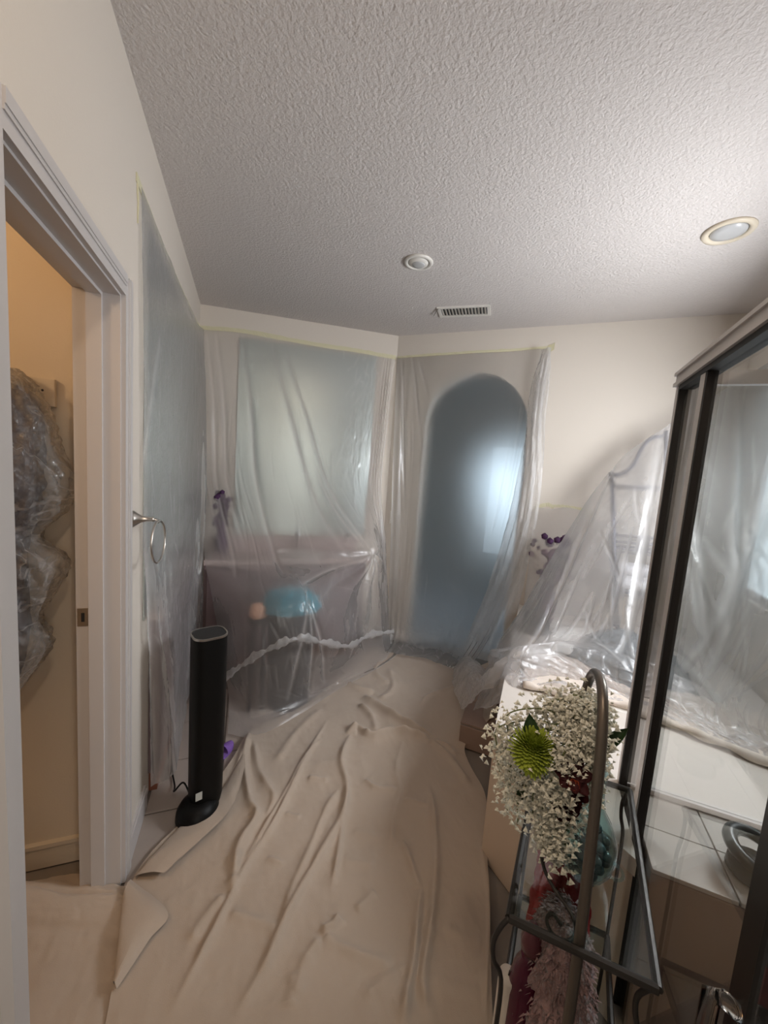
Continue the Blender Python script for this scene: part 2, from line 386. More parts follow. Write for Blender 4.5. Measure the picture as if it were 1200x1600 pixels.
ceiling = struct(MB().box(-2.2, 3.6, -3.6, 3.9, CZ, CZ + 0.08).build('ceiling', 'ceiling_paint'), 'grey white ceiling with knockdown texture')
mb = MB(); T = 0.12
mb.box(LX - T, LX, -0.6, D0, 0, CZ); mb.box(LX - T, LX, D1, 3.6, 0, CZ); mb.box(LX - T, LX, D0, D1, DH, CZ)
struct(mb.build('wall_left', 'wall_paint'), 'beige left wall with a doorway in it')
d = np.array([C3[0] - C2[0], C3[1] - C2[1]]); d /= np.linalg.norm(d); nb = np.array([-d[1], d[0]])
p = [np.array(C2) - d * 0.1, np.array(C3) + d * 0.06]
struct(MB().prism([p[0], p[1], p[1] + nb * 0.1, p[0] + nb * 0.1], 0, CZ).build('wall_back', 'wall_paint'), 'beige back wall behind the vanity')
def mid(s, off, z):                      # along the back wall from the left corner, off = distance out from it
    q = np.array(C2) + d * s - nb * off; return (q[0], q[1], z)

# far wall with the arched opening
AU0, AU1, AZ, AS = -1.005, -0.165, 2.41, 1.99
def arch_z(u):
    k = (u - (AU0 + AU1) / 2) / ((AU1 - AU0) / 2); return AS + (AZ - AS) * math.sqrt(max(0, 1 - k * k))
mb = MB(); U0 = -1.309
mb.box(U0, AU0, FV, AV, 0, CZ, W); mb.box(AU1, RU + 0.12, FV, AV, 0, CZ, W)
us = [(AU0 + AU1) / 2 - (AU1 - AU0) / 2 * math.cos(math.pi * k / 40) for k in range(41)]
for a, b in zip(us[:-1], us[1:]):
    za, zb = arch_z(a), arch_z(b)
    P = [W(a, FV, za), W(b, FV, zb), W(b, FV, CZ), W(a, FV, CZ), W(a, AV, za), W(b, AV, zb), W(b, AV, CZ), W(a, AV, CZ)]
    mb.add(P, [(0, 1, 2, 3), (5, 4, 7, 6), (4, 5, 1, 0)])
struct(mb.build('wall_far', 'wall_paint'), 'angled beige wall with an arched opening')
struct(MB().box(RU, RU + 0.12, 0.3, 1.55, 0, CZ, W).box(RU, RU + 0.12, 2.95, FV + 0.1, 0, CZ, W).box(RU, RU + 0.12, 1.55, 2.95, 0, 0.98, W)
       .box(RU, RU + 0.12, 1.55, 2.95, 2.24, CZ, W).build('wall_right', 'wall_paint'), 'beige wall with the tub window')
win = MB()
for a, b, z0, z1 in ((1.55, 2.95, 0.98, 1.03), (1.55, 2.95, 2.19, 2.24), (1.55, 1.6, 1.03, 2.19), (2.9, 2.95, 1.03, 2.19), (2.22, 2.28, 1.03, 2.19)):
    win.box(RU + 0.02, RU + 0.08, a, b, z0, z1, W)
wo = struct(win.build('window_1', 'trim_paint'), 'white framed window above the tub')
MB().box(RU + 0.04, RU + 0.05, 1.6, 2.22, 1.03, 2.19, W).build('pane', 'window_glow', wo)
MB().box(RU + 0.04, RU + 0.05, 2.28, 2.9, 1.03, 2.19, W).build('pane', 'window_glow', wo)
# shower end wall and the way back to the bedroom
struct(MB().box(0.372, RU + 0.12, 0.2, 0.3, 0, CZ, W).build('wall_shower', 'tile_white'), 'pale tiled end wall of the shower')
struct(MB().box(0.47, 0.57, -0.6, -0.02, 0, CZ).build('wall_front', 'wall_paint'))
struct(MB().box(-2.2, LX, -0.7, -0.6, 0, CZ).box(0.47, 3.0, -0.7, -0.6, 0, CZ).build('wall_bedroom', 'bedroom_paint'))
struct(MB().box(-2.2, 3.0, -3.6, -3.5, 0, CZ).box(-2.2, -2.1, -3.5, -0.6, 0, CZ).box(2.9, 3.0, -3.5, -0.6, 0, CZ).build('wall_rear', 'bedroom_paint'))
# closet behind the doorway
struct(MB().box(-1.7, LX - T, 1.6, 1.7, 0, CZ).build('wall_closet_end', 'closet_paint'), 'tan end wall inside the lit closet')
struct(MB().box(-1.8, -1.7, 0.2, 1.7, 0, CZ).box(-1.7, LX - T, 0.2, 0.3, 0, CZ).build('wall_closet_side', 'closet_paint'))
bb = MB().box(-1.7, LX - T, 1.588, 1.6, 0, 0.085); bb.box(-1.7, LX - T, 1.582, 1.6, 0.085, 0.10)
struct(bb.build('baseboard_closet', 'closet_paint'), 'tan baseboard along the closet end wall')
# room behind the arch
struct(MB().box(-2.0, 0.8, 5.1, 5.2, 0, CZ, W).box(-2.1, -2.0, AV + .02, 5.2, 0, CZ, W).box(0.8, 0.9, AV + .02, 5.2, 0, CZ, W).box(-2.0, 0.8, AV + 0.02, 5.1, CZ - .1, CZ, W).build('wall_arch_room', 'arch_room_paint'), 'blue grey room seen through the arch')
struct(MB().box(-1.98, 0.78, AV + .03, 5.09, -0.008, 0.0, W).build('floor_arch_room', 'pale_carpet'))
aw = struct(MB().box(-0.67, -0.62, 5.04, 5.1, 0.55, 2.0, W).box(-0.12, -0.07, 5.04, 5.1, 0.55, 2.0, W).box(-0.62, -0.12, 5.04, 5.1, 0.55, 0.6, W).box(-0.62, -0.12, 5.04, 5.1, 1.95, 2.0, W).build('window_2', 'trim_paint'), 'bright window far behind the arch plastic')
MB().box(-0.62, -0.12, 5.07, 5.08, 0.6, 1.95, W).build('pane', 'arch_window_glow', aw)

# doorway: casing, jambs, stops, strike plate
door = struct(MB().box(LX - T - .001, LX + .001, D1 - 0.002, D1 + 0.018, 0, DH - .002).build('door_1', 'trim_paint'), 'white painted doorway into the closet')
MB().box(LX - T - .001, LX + .001, D0 - 0.018, D0 + .002, 0, DH - .002).build('jamb', 'trim_paint', door)
MB().box(LX - T - .001, LX + .001, D0 - .018, D1 + .018, DH - .002, DH + 0.018).build('jamb_head', 'trim_paint', door)
def casing(y0, y1, z0, z1, inner, vertical=True):
    m_ = MB()
    prof = [(0.0, 0.012), (0.25, 0.014), (0.45, 0.010), (0.6, 0.017), (0.85, 0.019), (1.0, 0.019)]
    for (a, ta), (b, tb) in zip(prof[:-1], prof[1:]):
        if vertical:
            ya, yb = (y0 + (y1 - y0) * a, y0 + (y1 - y0) * b) if inner == 'y0' else (y1 + (y0 - y1) * a, y1 + (y0 - y1) * b)
            m_.box(LX, LX + max(ta, tb), min(ya, yb), max(ya, yb), z0, z1)
        else:
            m_.box(LX, LX + max(ta, tb), y0, y1, z0 + (z1 - z0) * a, z0 + (z1 - z0) * b)
    return m_
casing(D1 + 0.004, D1 + 0.064, 0, DH + 0.064, 'y0').build('casing', 'trim_paint', door)
casing(D0 - 0.064, D0 - 0.004, 0, DH + 0.064, 'y1').build('casing', 'trim_paint', door)
casing(D0 - 0.004, D1 + 0.004, DH + 0.004, DH + 0.064, 'z', False).build('casing_head', 'trim_paint', door)
MB().box(LX - 0.085, LX - 0.045, D1 - 0.012, D1, 0, DH).build('stop', 'trim_paint', door)
MB().box(LX - 0.085, LX - 0.045, D0, D0 + 0.012, 0, DH).build('stop', 'trim_paint', door)
MB().box(LX - 0.085, LX - 0.045, D0 + 0.012, D1 - 0.012, DH - 0.012, DH).build('stop_head', 'trim_paint', door)
MB().box(LX - 0.118, LX - 0.088, D1 - 0.003, D1, 0.985, 1.045).build('strike_plate', 'brushed_nickel', door)
MB().box(LX - 0.107, LX - 0.098, D1 - 0.0036, D1 - 0.0028, 1.0, 1.03).build('strike_hole', 'dark_hole', door)
b_ = MB().box(LX, LX + 0.014, D1 + 0.064, 1.78, 0, 0.09).box(LX, LX + 0.009, D1 + 0.064, 1.78, 0.09, 0.105)
struct(b_.build('baseboard_left', 'trim_paint'), 'white baseboard between the doorway and the cabinet')

# ============================================================ CEILING FIXTURES
def can_light(x, y, r, mtrim, label, eyeball):
    t = thing('recessed_light', label, 'ceiling light', (x, y, CZ), None)
    MB().lathe([(r, 0), (r, -0.004), (r * .96, -0.010), (r * .80, -0.012), (r * .72, -0.006), (r * .70, -0.001), (r * .7, 0.0)], (x, y, CZ), 40).build('trim_ring', mtrim, t, True)
    if eyeball:
        MB().lathe([(r * .69, -0.001), (r * .66, -0.010), (r * .52, -0.015), (r * .46, -0.016)], (x, y, CZ), 32).build('eyeball', mtrim, t, True)
        MB().lathe([(r * .45, -0.014), (r * .42, -0.019), (r * .25, -0.021), (0.002, -0.022)], (x, y, CZ), 28).build('lens', 'lamp_lens', t, True)
    else:
        MB().lathe([(r * .70, -0.001), (r * .66, -0.009), (r * .4, -0.015), (0.002, -0.017)], (x, y, CZ), 28).build('lens', 'lamp_lens', t, True)
can_light(0.874, 2.138, 0.082, 'white_enamel', 'small round recessed ceiling light nearer the air vent', True)
can_light(2.0, 1.255, 0.098, 'cream_enamel', 'cream rimmed recessed ceiling light above the shower', False)
vt = thing('air_vent', 'white louvred air vent set in the ceiling above the arch', 'vent', (1.43, 2.57, CZ))
va = np.array([0.743, -0.669 + .12, 0]); va /= np.linalg.norm(va); vb = np.array([-va[1], va[0], 0]); vc = np.array([1.435, 2.575, CZ])
VF = lambda a, b, z: tuple(vc + va * a + vb * b + np.array([0, 0, z]))
fr = MB(); hx, hy = 0.185, 0.085
fr.box(-hx, hx, -hy, -hy + 0.022, -0.008, 0, VF).box(-hx, hx, hy - 0.022, hy, -0.008, 0, VF).box(-hx, -hx + 0.022, -hy + 0.022, hy - 0.022, -0.008, 0, VF).box(hx - 0.022, hx, -hy + 0.022, hy - 0.022, -0.008, 0, VF)
fr.build('frame', 'white_enamel', vt)
MB().box(-hx + 0.02, hx - 0.02, -hy + 0.02, hy - 0.02, -0.0012, -0.0002, VF).build('duct', 'dark_hole', vt)
for k in range(14):
    a = -hx + 0.035 + k * (2 * hx - 0.07) / 13
    MB().add([VF(a - 0.009, -hy + .022, -0.002), VF(a - 0.009, hy - .022, -0.002), VF(a + 0.004, hy - .022, -0.0085), VF(a + 0.004, -hy + .022, -0.0085),
              VF(a - 0.007, -hy + .022, -0.0015), VF(a - 0.007, hy - .022, -0.0015), VF(a + 0.006, hy - .022, -0.008), VF(a + 0.006, -hy + .022, -0.008)],
             [(0, 1, 2, 3), (7, 6, 5, 4), (0, 3, 7, 4), (1, 5, 6, 2), (3, 2, 6, 7), (0, 4, 5, 1)]).build('slat', 'white_enamel', vt)
MB().tube([VF(-hx + .01, -hy + .01, -0.008), VF(-hx - 0.035, 0.02, -0.012), VF(-hx - 0.04, 0.035, -0.012)], 0.003, 6).build('damper_lever', 'brushed_nickel', vt)

# ============================================================ TOWEL RING
tr = thing('towel_ring', 'brushed nickel towel ring on the wall beside the doorway', 'towel ring', (LX, 1.585, 1.32))
MB().lathe([(0.030, 0), (0.030, 0.004), (0.024, 0.012), (0.013, 0.028), (0.009, 0.045), (0.008, 0.062), (0.010, 0.066), (0.006, 0.070)], (LX, 1.585, 1.32), 28, (1, 0, 0)).build('mount', 'brushed_nickel', tr, True)
MB().tube([(LX + 0.058, 1.585, 1.32), (LX + 0.075, 1.588, 1.318), (LX + 0.085, 1.590, 1.308)], 0.0055, 8).build('hook', 'brushed_nickel', tr, True)
MB().tube(arc((LX + 0.082, 1.595, 1.236), 0.078, 0, 360 - 10, 36, (0.10, 0.995, 0), (0, 0, 1)), 0.0042, 8, closed=True).build('ring', 'brushed_nickel', tr, True)

# ============================================================ OUTLET
oc = np.array(W(-1.225, FV - 0.001, 1.135)); OF = lambda a, b, z: tuple(oc + N2 * a - N1 * b + np.array([0, 0, z]))
ol = thing('outlet', 'white wall outlet left of the arch, seen through plastic', 'outlet', tuple(oc))
MB().box(-0.036, 0.036, 0, 0.006, -0.058, 0.058, OF).build('plate', 'white_enamel', ol, bevel=0.002)
for z in (-0.022, 0.022): MB().box(-0.016, 0.016, 0.006, 0.009, z - 0.014, z + 0.014, OF).build('socket', 'cream_enamel', ol)

# ============================================================ VANITY, CABINET, MIRRORS (behind the plastic)
VY = 2.86
va_ = thing('vanity', 'mauve double door vanity with pale counter behind the plastic', 'vanity', (0.3, 3.1, 0))
MB().box(-0.26, 0.93, VY + 0.04, 3.30, 0.10, 0.81).build('body', 'mauve_paint', va_)
MB().box(-0.26, 0.93, VY + 0.10, 3.30, 0.0, 0.10).build('toe_kick', 'wood_red', va_)
MB().box(-0.26, 0.96, VY, 3.315, 0.81, 0.85).build('countertop', 'counter_stone', va_, bevel=0.006)
MB().box(-0.26, 0.96, 3.295, 3.315, 0.85, 0.95).build('backsplash', 'counter_stone', va_)
for k in range(4):
    x0 = -0.24 + k * 0.292; dr = MB().box(x0, x0 + 0.28, VY + 0.022, VY + 0.04, 0.13, 0.78).build('door', 'mauve_paint', va_, bevel=0.004)
    MB().ico((x0 + (0.25 if k % 2 == 0 else 0.03), VY + 0.012, 0.70), 0.012, 2).build('knob', 'brushed_nickel', dr, True)
MB().lathe([(0.20, 0.852), (0.19, 0.862), (0.17, 0.858), (0.165, 0.853)], (0.42, 3.07, 0), 32, sy=0.75).build('basin_rim', 'white_enamel', va_, True)
MB().tube([(0.42, 3.25, 0.85), (0.42, 3.25, 0.97), (0.42, 3.22, 1.0), (0.42, 3.15, 1.0), (0.42, 3.13, 0.97)], 0.012, 10).build('faucet', 'chrome', va_, True)
cb = thing('side_cabinet', 'shallow mauve cabinet along the left wall behind the plastic', 'cabinet', (LX, 2.3, 0))
MB().box(LX + .001, -0.335, 1.855, 2.855, 0.10, 0.83).build('body', 'mauve_paint', cb)
MB().box(LX + .001, -0.325, 1.85, 2.855, 0.83, 0.86).build('countertop', 'counter_stone', cb)
MB().box(LX + .001, -0.345, 1.87, 2.855, 0.0, 0.10).build('toe_kick', 'wood_red', cb)
for k in range(2): MB().box(-0.335, -0.325, 1.87 + k * 0.49, 2.34 + k * 0.49, 0.13, 0.80).build('door', 'mauve_paint', cb, bevel=0.003)
mw = thing('vanity_mirror', 'large frameless mirror on the back wall above the vanity', 'mirror', mid(0.85, 0.004, 1.0))
mm = MB(); s0, s1 = 0.297, 1.43
mm.prism([mid(s0, 0.003, 0)[:2], mid(s1, 0.003, 0)[:2], mid(s1, 0.009, 0)[:2], mid(s0, 0.009, 0)[:2]], 0.97, 2.53); mm.build('glass', 'mirror', mw)
for s in (0.45, 1.25): MB().prism([mid(s, 0.003, 0)[:2], mid(s + .03, 0.003, 0)[:2], mid(s + .03, 0.013, 0)[:2], mid(s, 0.013, 0)[:2]], 0.955, 0.985).build('clip', 'chrome', mw)
tag(MB().box(LX + .001, LX + 0.006, 1.74, 3.40, 0.875, 2.40).build('side_mirror', 'mirror_pale'), 'pale green tinted mirror on the left wall above the side cabinet', 'mirror')
# things on and before the vanity
hp = thing('hamper', 'black hamper standing in front of the vanity under plastic', 'hamper', (0.30, 2.44, 0))
MB().lathe([(0.12, 0.0), (0.135, 0.02), (0.155, 0.60), (0.16, 0.62), (0.15, 0.62), (0.12, 0.55)], (0.31, 2.42, 0), 32, sy=0.9).build('basket', 'charcoal_cloth', hp, True)
MB().tube([(0.17, 2.45, 0.55), (0.155, 2.45, 0.60), (0.17, 2.45, 0.625)], 0.008, 6).build('handle', 'charcoal_cloth', hp, True)
MB().tube([(0.45, 2.45, 0.55), (0.465, 2.45, 0.60), (0.45, 2.45, 0.625)], 0.008, 6).build('handle', 'charcoal_cloth', hp, True)
mb = MB(); lump(mb, [(0.30, 2.42, 0.625, 0.12, 0.11), (0.30, 2.41, 0.65, 0.17, 0.145), (0.30, 2.41, 0.71, 0.165, 0.14), (0.29, 2.42, 0.755, 0.13, 0.11), (0.29, 2.43, 0.775, 0.06, 0.06), (0.29, 2.43, 0.778, 0.01, 0.01)], amp=0.03, seed=4, n=24)
tag(mb.build('towel', 'teal_cloth', None, True), 'crumpled teal towel on top of the black hamper', 'towel')
mb = MB(); lump(mb, [(0.095, 2.38, 0.60, 0.02, 0.02), (0.095, 2.38, 0.615, 0.05, 0.045), (0.095, 2.38, 0.65, 0.055, 0.05), (0.095, 2.38, 0.685, 0.04, 0.035), (0.095, 2.38, 0.70, 0.01, 0.01)], amp=0.008, seed=9, n=18)
st = thing('stool', 'small dark stool beside the hamper, carrying a rolled cloth', 'stool', (0.10, 2.40, 0))
MB().lathe([(0.06, 0.565), (0.07, 0.575), (0.07, 0.592), (0.06, 0.599)], (0.10, 2.41, 0), 28).build('seat', 'charcoal_cloth', st)
for a in (45, 135, 225, 315):
    ca, sa = math.cos(math.radians(a)), math.sin(math.radians(a))
    MB().tube([(0.10 + 0.045 * ca, 2.41 + 0.045 * sa, 0.566), (0.10 + 0.06 * ca, 2.41 + 0.06 * sa, 0.0)], 0.012, 8).build('leg', 'charcoal_cloth', st)
tag(mb.build('washcloth', 'peach_cloth', None, True), 'small rolled peach washcloth just left of the teal towel', 'washcloth')
pv = thing('flower_pot', 'dark vase with drooping purple flowers at the counter left end', 'vase', (-0.17, 3.25, 0.851))
MB().lathe([(0.04, 0.851), (0.055, 0.90), (0.045, 0.97), (0.025, 1.02), (0.03, 1.04)], (-0.17, 3.25, 0), 20).build('vase', 'purple_petal', pv, True)
mb = MB()
for k in range(26):
    a = random.uniform(0, 6.28); r = random.uniform(0, 0.07); mb.ico((-0.17 + r * math.cos(a), 3.25 + 0.6 * r * math.sin(a), random.uniform(1.04, 1.30)), random.uniform(0.02, 0.035), 1)
mb.build('blossoms', 'purple_petal', pv, True)

# ============================================================ PLASTIC SHEETS ON THE WALLS
def tape(poly, name='masking_tape', parent=None, width=0.024, n=None, seed=1):
    """torn strip of masking tape along poly (points on the wall), n = outward direction"""
    P = catmull(np.array(poly, float), 40, 0); n = np.array(n, float); V = []; rnd = random.Random(seed)
    for i, q in enumerate(P):
        wv = width * (1 + 0.25 * (rnd.random() - 0.5)); dz = (rnd.random() - 0.5) * 0.003
        for off, zz in ((0.0005, wv / 2), (0.003 + rnd.random() * .002, wv / 2), (0.003 + rnd.random() * .002, -wv / 2), (0.0005, -wv / 2)): V.append(q + n * off + np.array([0, 0, zz + dz]))
    F = []
    for i in range(len(P) - 1):
        for k in range(4): F.append((i * 4 + k, i * 4 + (k + 1) % 4, (i + 1) * 4 + (k + 1) % 4, (i + 1) * 4 + k))
    F += [(3, 2, 1, 0), tuple(len(V) - 4 + k for k in range(4))]
    return mesh_obj(name, V, F, 'tape', parent)

def soft(x, lim, k=0.007): return lim + k * np.logaddexp(0, (x - lim) / k)
def off_back(P, S, T, lim=0.016):
    n_ = np.array([-nb[0], -nb[1]]); dist = (P[..., 0] - C2[0]) * n_[0] + (P[..., 1] - C2[1]) * n_[1]
    add = soft(dist, lim) - dist; P = P.copy(); P[..., 0] += add * n_[0]; P[..., 1] += add * n_[1]; return P
def off_far(P, S, T, lim=0.010):
    dist = FV - (P[..., 0] * N1[0] + P[..., 1] * N1[1]); add = soft(dist, lim) - dist
    P = P - add[..., None] * N1; return P
def off_left(P, S, T):
    P = P.copy(); P[..., 0] = LX + soft(P[..., 0] - LX, 0.008); return P
# left wall
ls = thing('plastic_sheet', 'translucent plastic taped over the left wall mirror and cabinet', 'plastic sheet', (LX, 2.4, 0))
def LP(y, z, o=0.02): return (LX + o, y, z)
ctrl = [[LP(1.635, 2.455, .010), LP(2.1, 2.45, .012), LP(2.7, 2.475, .012), LP(3.2, 2.51, .012), LP(3.46, 2.545, .03)],
        [LP(1.66, 1.9, .012), LP(2.1, 1.9, .02), LP(2.7, 1.9, .02), LP(3.15, 1.9, .03), LP(3.40, 1.9, .07)],
        [LP(1.68, 1.3, .014), LP(2.1, 1.3, .03), LP(2.6, 1.3, .04), LP(3.0, 1.3, .06), LP(3.2, 1.3, .10)],
        [LP(1.69, 0.95, .03), LP(1.86, 0.93, .085), LP(2.4, 0.92, .085), LP(2.75, 0.92, .09), LP(2.84, 0.90, .12)],
        [LP(1.70, 0.60, .04), LP(1.83, 0.60, .10), LP(2.2, 0.60, .09), LP(2.5, 0.60, .10), LP(2.78, 0.60, .13)],
        [LP(1.72, 0.14, .04), LP(1.83, 0.10, .11), LP(2.05, 0.12, .11), LP(2.35, 0.16, .11), LP(2.62, 0.16, .14)]]
sheet('film', ctrl, 150, 130, 'film_left', ls, noise=((5, 7, 0.010, 3, False), (14, 18, 0.006, 5, True)),
      folds=((0.0, 0.32, 0.16, 0.16, 0.010, 0.02), (0.02, 0.40, 0.06, 1.0, 0.03, 0.03), (0.75, 0.5, 0.7, 1.0, 0.035, 0.03), (0.9, 0.3, 0.92, 0.9, 0.04, 0.035), (0.12, 0.62, 0.3, 0.95, 0.03, 0.018), (0.2, 0.72, 0.25, 0.99, 0.02, 0.012)), extra=off_left, streaks=((0.4, 0.5, .25, .25, 50, 8, 16, .16, .004, .004, .35), (0.15, 0.75, .08, .14, 40, 20, 30, .10, .006, .004, .5), (0.8, 0.7, .1, .15, 30, 0, 20, .15, .006, .005, .5)))
tape([LP(1.615, 2.47, 0), LP(2.1, 2.462, 0), LP(2.7, 2.488, 0), LP(3.2, 2.522, 0), LP(3.47, 2.56, 0)], parent=ls, n=(1, 0, 0), width=0.03)
tp = tape([LP(1.625, 2.46, 0), LP(1.64, 2.40, 0), LP(1.632, 2.36, 0)], parent=ls, n=(1, 0, 0), width=0.05, seed=4)

# back wall
ms = thing('plastic_sheet', 'crinkled translucent plastic draped from the back wall over the vanity', 'plastic sheet', (0.4, 3.3, 0))
def MP(s, off, z): return mid(s, off, z)
def XY(x, y, z): return (x, y, z)
ctrl = [[MP(0.02, .02, 2.545), MP(0.30, .012, 2.565), MP(0.62, .012, 2.555), MP(0.95, .012, 2.545), MP(1.25, .012, 2.545), MP(1.46, .02, 2.535), MP(1.585, .03, 2.53)],
        [MP(0.05, .06, 2.0), MP(0.32, .035, 2.0), MP(0.62, .035, 2.0), MP(0.95, .03, 2.0), MP(1.25, .03, 2.0), MP(1.44, .04, 2.0), MP(1.56, .05, 2.0)],
        [MP(0.06, .16, 1.4), MP(0.32, .16, 1.4), MP(0.62, .17, 1.4), MP(0.95, .18, 1.4), MP(1.25, .18, 1.4), MP(1.42, .12, 1.4), MP(1.54, .08, 1.4)],
        [XY(-0.26, 2.86, .93), XY(0.02, 2.84, .93), XY(0.25, 2.82, .93), XY(0.55, 2.83, .92), XY(0.97, 2.845, .89), XY(1.10, 3.02, .92), XY(1.20, 3.20, .95)],
        [XY(-0.20, 2.70, .70), XY(0.02, 2.38, .72), XY(0.28, 2.285, .775), XY(0.50, 2.37, .73), XY(0.93, 2.78, .62), XY(1.10, 2.93, .6), XY(1.22, 3.14, .6)],
        [XY(-0.12, 2.56, .36), XY(0.03, 2.26, .42), XY(0.30, 2.20, .46), XY(0.58, 2.34, .42), XY(0.90, 2.70, .30), XY(1.10, 2.86, .28), XY(1.24, 3.08, .28)],
        [XY(-0.06, 2.40, .10), XY(0.10, 2.24, .10), XY(0.34, 2.28, .12), XY(0.60, 2.45, .10), XY(0.92, 2.66, .06), XY(1.14, 2.82, .05), XY(1.27, 3.04, .05)],
        [XY(-0.05, 2.16, .02), XY(0.10, 2.10, .02), XY(0.36, 2.22, .035), XY(0.64, 2.42, .035), XY(0.98, 2.62, .035), XY(1.22, 2.80, .035), XY(1.36, 2.98, .03)]]
def mrip(S, T):
    g = np.exp(-((S - 0.93) / 0.06) ** 2) * 0.022 * np.sin(S * 190) * np.clip(T * 14, 0, 1) * np.clip(1.2 - T * 1.5, 0, 1)      # gathers at the corner
    g += np.exp(-((T - 0.16) / 0.14) ** 2 - ((S - 0.70) / 0.10) ** 2) * 0.020 * (fbm(S * 16, T * 34, 21, 4, True) - 0.5) * 2       # foil-like crinkle
    a = np.arctan2(T - 0.425, (S - 0.665) * 1.1); r = np.hypot(T - 0.425, (S - 0.665) * 1.1)
    g += np.where(T > 0.425, 0.028 * np.sin(a * 11) * np.exp(-((r - 0.10) / 0.11) ** 2), 0)                                       # cone folds below the counter corner
    return g
sheet('film', ctrl, 240, 220, 'film_wall', ms, noise=((6, 8, 0.010, 11, False), (18, 22, 0.002, 13, True)),
      folds=((0.36, 0.03, 0.665, 0.425, 0.022, 0.010), (0.30, 0.02, 0.58, 0.44, 0.022, 0.014), (0.18, 0.01, 0.32, 0.50, 0.03, 0.014), (0.06, 0.01, 0.16, 0.42, 0.025, 0.012), (0.02, 0.01, 0.12, 0.5, 0.02, 0.010),
             (0.50, 0.25, 0.64, 0.42, 0.012, 0.008), (0.16, 0.0, 0.165, 0.06, 0.02, 0.006), (0.665, 0.425, 0.40, 0.54, 0.02, 0.010), (0.42, 0.56, 0.30, 0.86, 0.02, 0.010), (0.42, 0.56, 0.47, 0.86, 0.02, 0.010), (0.42, 0.56, 0.39, 0.9, 0.02, 0.008)),
      ripple=mrip, extra=off_back, streaks=((0.76, 0.14, .07, .09, 110, -35, 28, .05, .005, .0035, .55), (0.55, 0.3, .14, .1, 26, 22, 10, .16, .004, .003, .4), (0.12, 0.25, .07, .12, 26, 10, 8, .2, .006, .004, .45), (0.93, 0.25, .03, .15, 26, 0, 6, .2, .006, .004, .5),
                                             (0.66, 0.55, .12, .07, 40, 0, 40, .09, .006, .003, .5), (0.42, 0.66, .12, .06, 34, 0, 30, .10, .006, .003, .5), (0.45, 0.85, .25, .06, 40, 60, 30, .07, .006, .003, .4), (0.72, 0.40, .08, .03, 16, -75, 12, .08, .005, .003, .5)))
tape([MP(0.0, 0, 2.56), MP(0.30, 0, 2.582), MP(0.62, 0, 2.572), MP(0.95, 0, 2.562), MP(1.25, 0, 2.562), MP(1.46, 0, 2.556), MP(1.60, 0, 2.552)], parent=ms, n=(-nb[0], -nb[1], 0), width=0.038)
# rolled loose hem of the sheet running across its front
hem = [on_y(352, 1058, 2.20), on_y(385, 1033, 2.15), on_y(430, 1008, 2.10), on_y(470, 996, 2.11), on_y(510, 1004, 2.20), on_y(548, 1008, 2.34), on_y(575, 992, 2.50), on_y(614, 986, 2.74)]
P = catmull(np.array(hem), 90, 0); V = []; 
for i, q in enumerate(P):
    wv = 0.022 + 0.010 * math.sin(i * 0.5) + 0.006 * math.sin(i * 1.7); V += [q + np.array([0, -0.012 + 0.006 * math.sin(i * .9), wv]), q + np.array([0, -0.03, wv * 0.3]), q + np.array([0, -0.022, -wv * .6]), q + np.array([0, 0.0, -wv])]
F = [(i * 4 + k, i * 4 + k + 1, i * 4 + k + 5, i * 4 + k + 4) for i in range(len(P) - 1) for k in range(3)]
mesh_obj('rolled_hem', V, F, 'film_fold', ms, True)

# arch wall
as_ = thing('plastic_sheet', 'translucent plastic curtain taped across the arched opening', 'plastic sheet', W(-0.6, FV, 0))
ctrl = [[W(-1.30, FV - .02, 2.545), W(-1.10, FV - .012, 2.55), W(-0.85, FV - .012, 2.555), W(-0.6, FV - .012, 2.56), W(-0.35, FV - .012, 2.56), W(-0.16, FV - .012, 2.57), W(-0.055, FV - .012, 2.565)],
        [W(-1.27, FV - .06, 2.1), W(-1.10, FV - .02, 2.1), W(-0.85, FV - .012, 2.1), W(-0.6, FV - .012, 2.1), W(-0.35, FV - .012, 2.1), W(-0.16, FV - .015, 2.1), W(-0.06, FV - .05, 2.1)],
        [W(-1.24, FV - .07, 1.5), W(-1.08, FV - .018, 1.5), W(-0.85, FV - .014, 1.5), W(-0.6, FV - .014, 1.5), W(-0.36, FV - .014, 1.5), W(-0.17, FV - .02, 1.5), W(-0.06, FV - .07, 1.5)],
        [W(-1.20, FV - .09, .9), W(-1.06, FV - .025, .9), W(-0.86, FV - .02, .9), W(-0.62, FV - .02, .9), W(-0.40, FV - .03, .9), W(-0.22, FV - .08, .9), W(-0.09, FV - .10, .9)],
        [W(-1.16, FV - .13, .35), W(-1.04, FV - .09, .35), W(-0.86, FV - .07, .35), W(-0.66, FV - .07, .35), W(-0.50, FV - .09, .40), W(-0.36, FV - .14, .40), W(-0.22, FV - .18, .40)],
        [W(-1.12, FV - .22, .08), W(-1.02, FV - .18, .09), W(-0.86, FV - .16, .09), W(-0.70, FV - .15, .10), W(-0.58, FV - .18, .12), W(-0.46, FV - .24, .12), W(-0.34, FV - .30, .12)],
        [W(-1.10, FV - .40, .062), W(-1.00, FV - .40, .066), W(-0.86, FV - .38, .066), W(-0.72, FV - .36, .07), W(-0.62, FV - .38, .07), W(-0.52, FV - .40, .075), W(-0.42, FV - .44, .075)]]
def arip(S, T):
    g = 0.016 * np.exp(-((S - 0.97) / 0.09) ** 2) * np.sin(S * 150 + T * 6) * np.clip(T * 12, 0, 1)
    g += 0.007 * np.exp(-((S - 0.04) / 0.10) ** 2) * np.sin(S * 90) * np.clip(T * 12, 0, 1)
    g += np.clip((T - 0.62) * 2.4, 0, 1) * 0.013 * (fbm(S * 7, T * 10, 31, 3, True) - 0.5) * 2
    return g
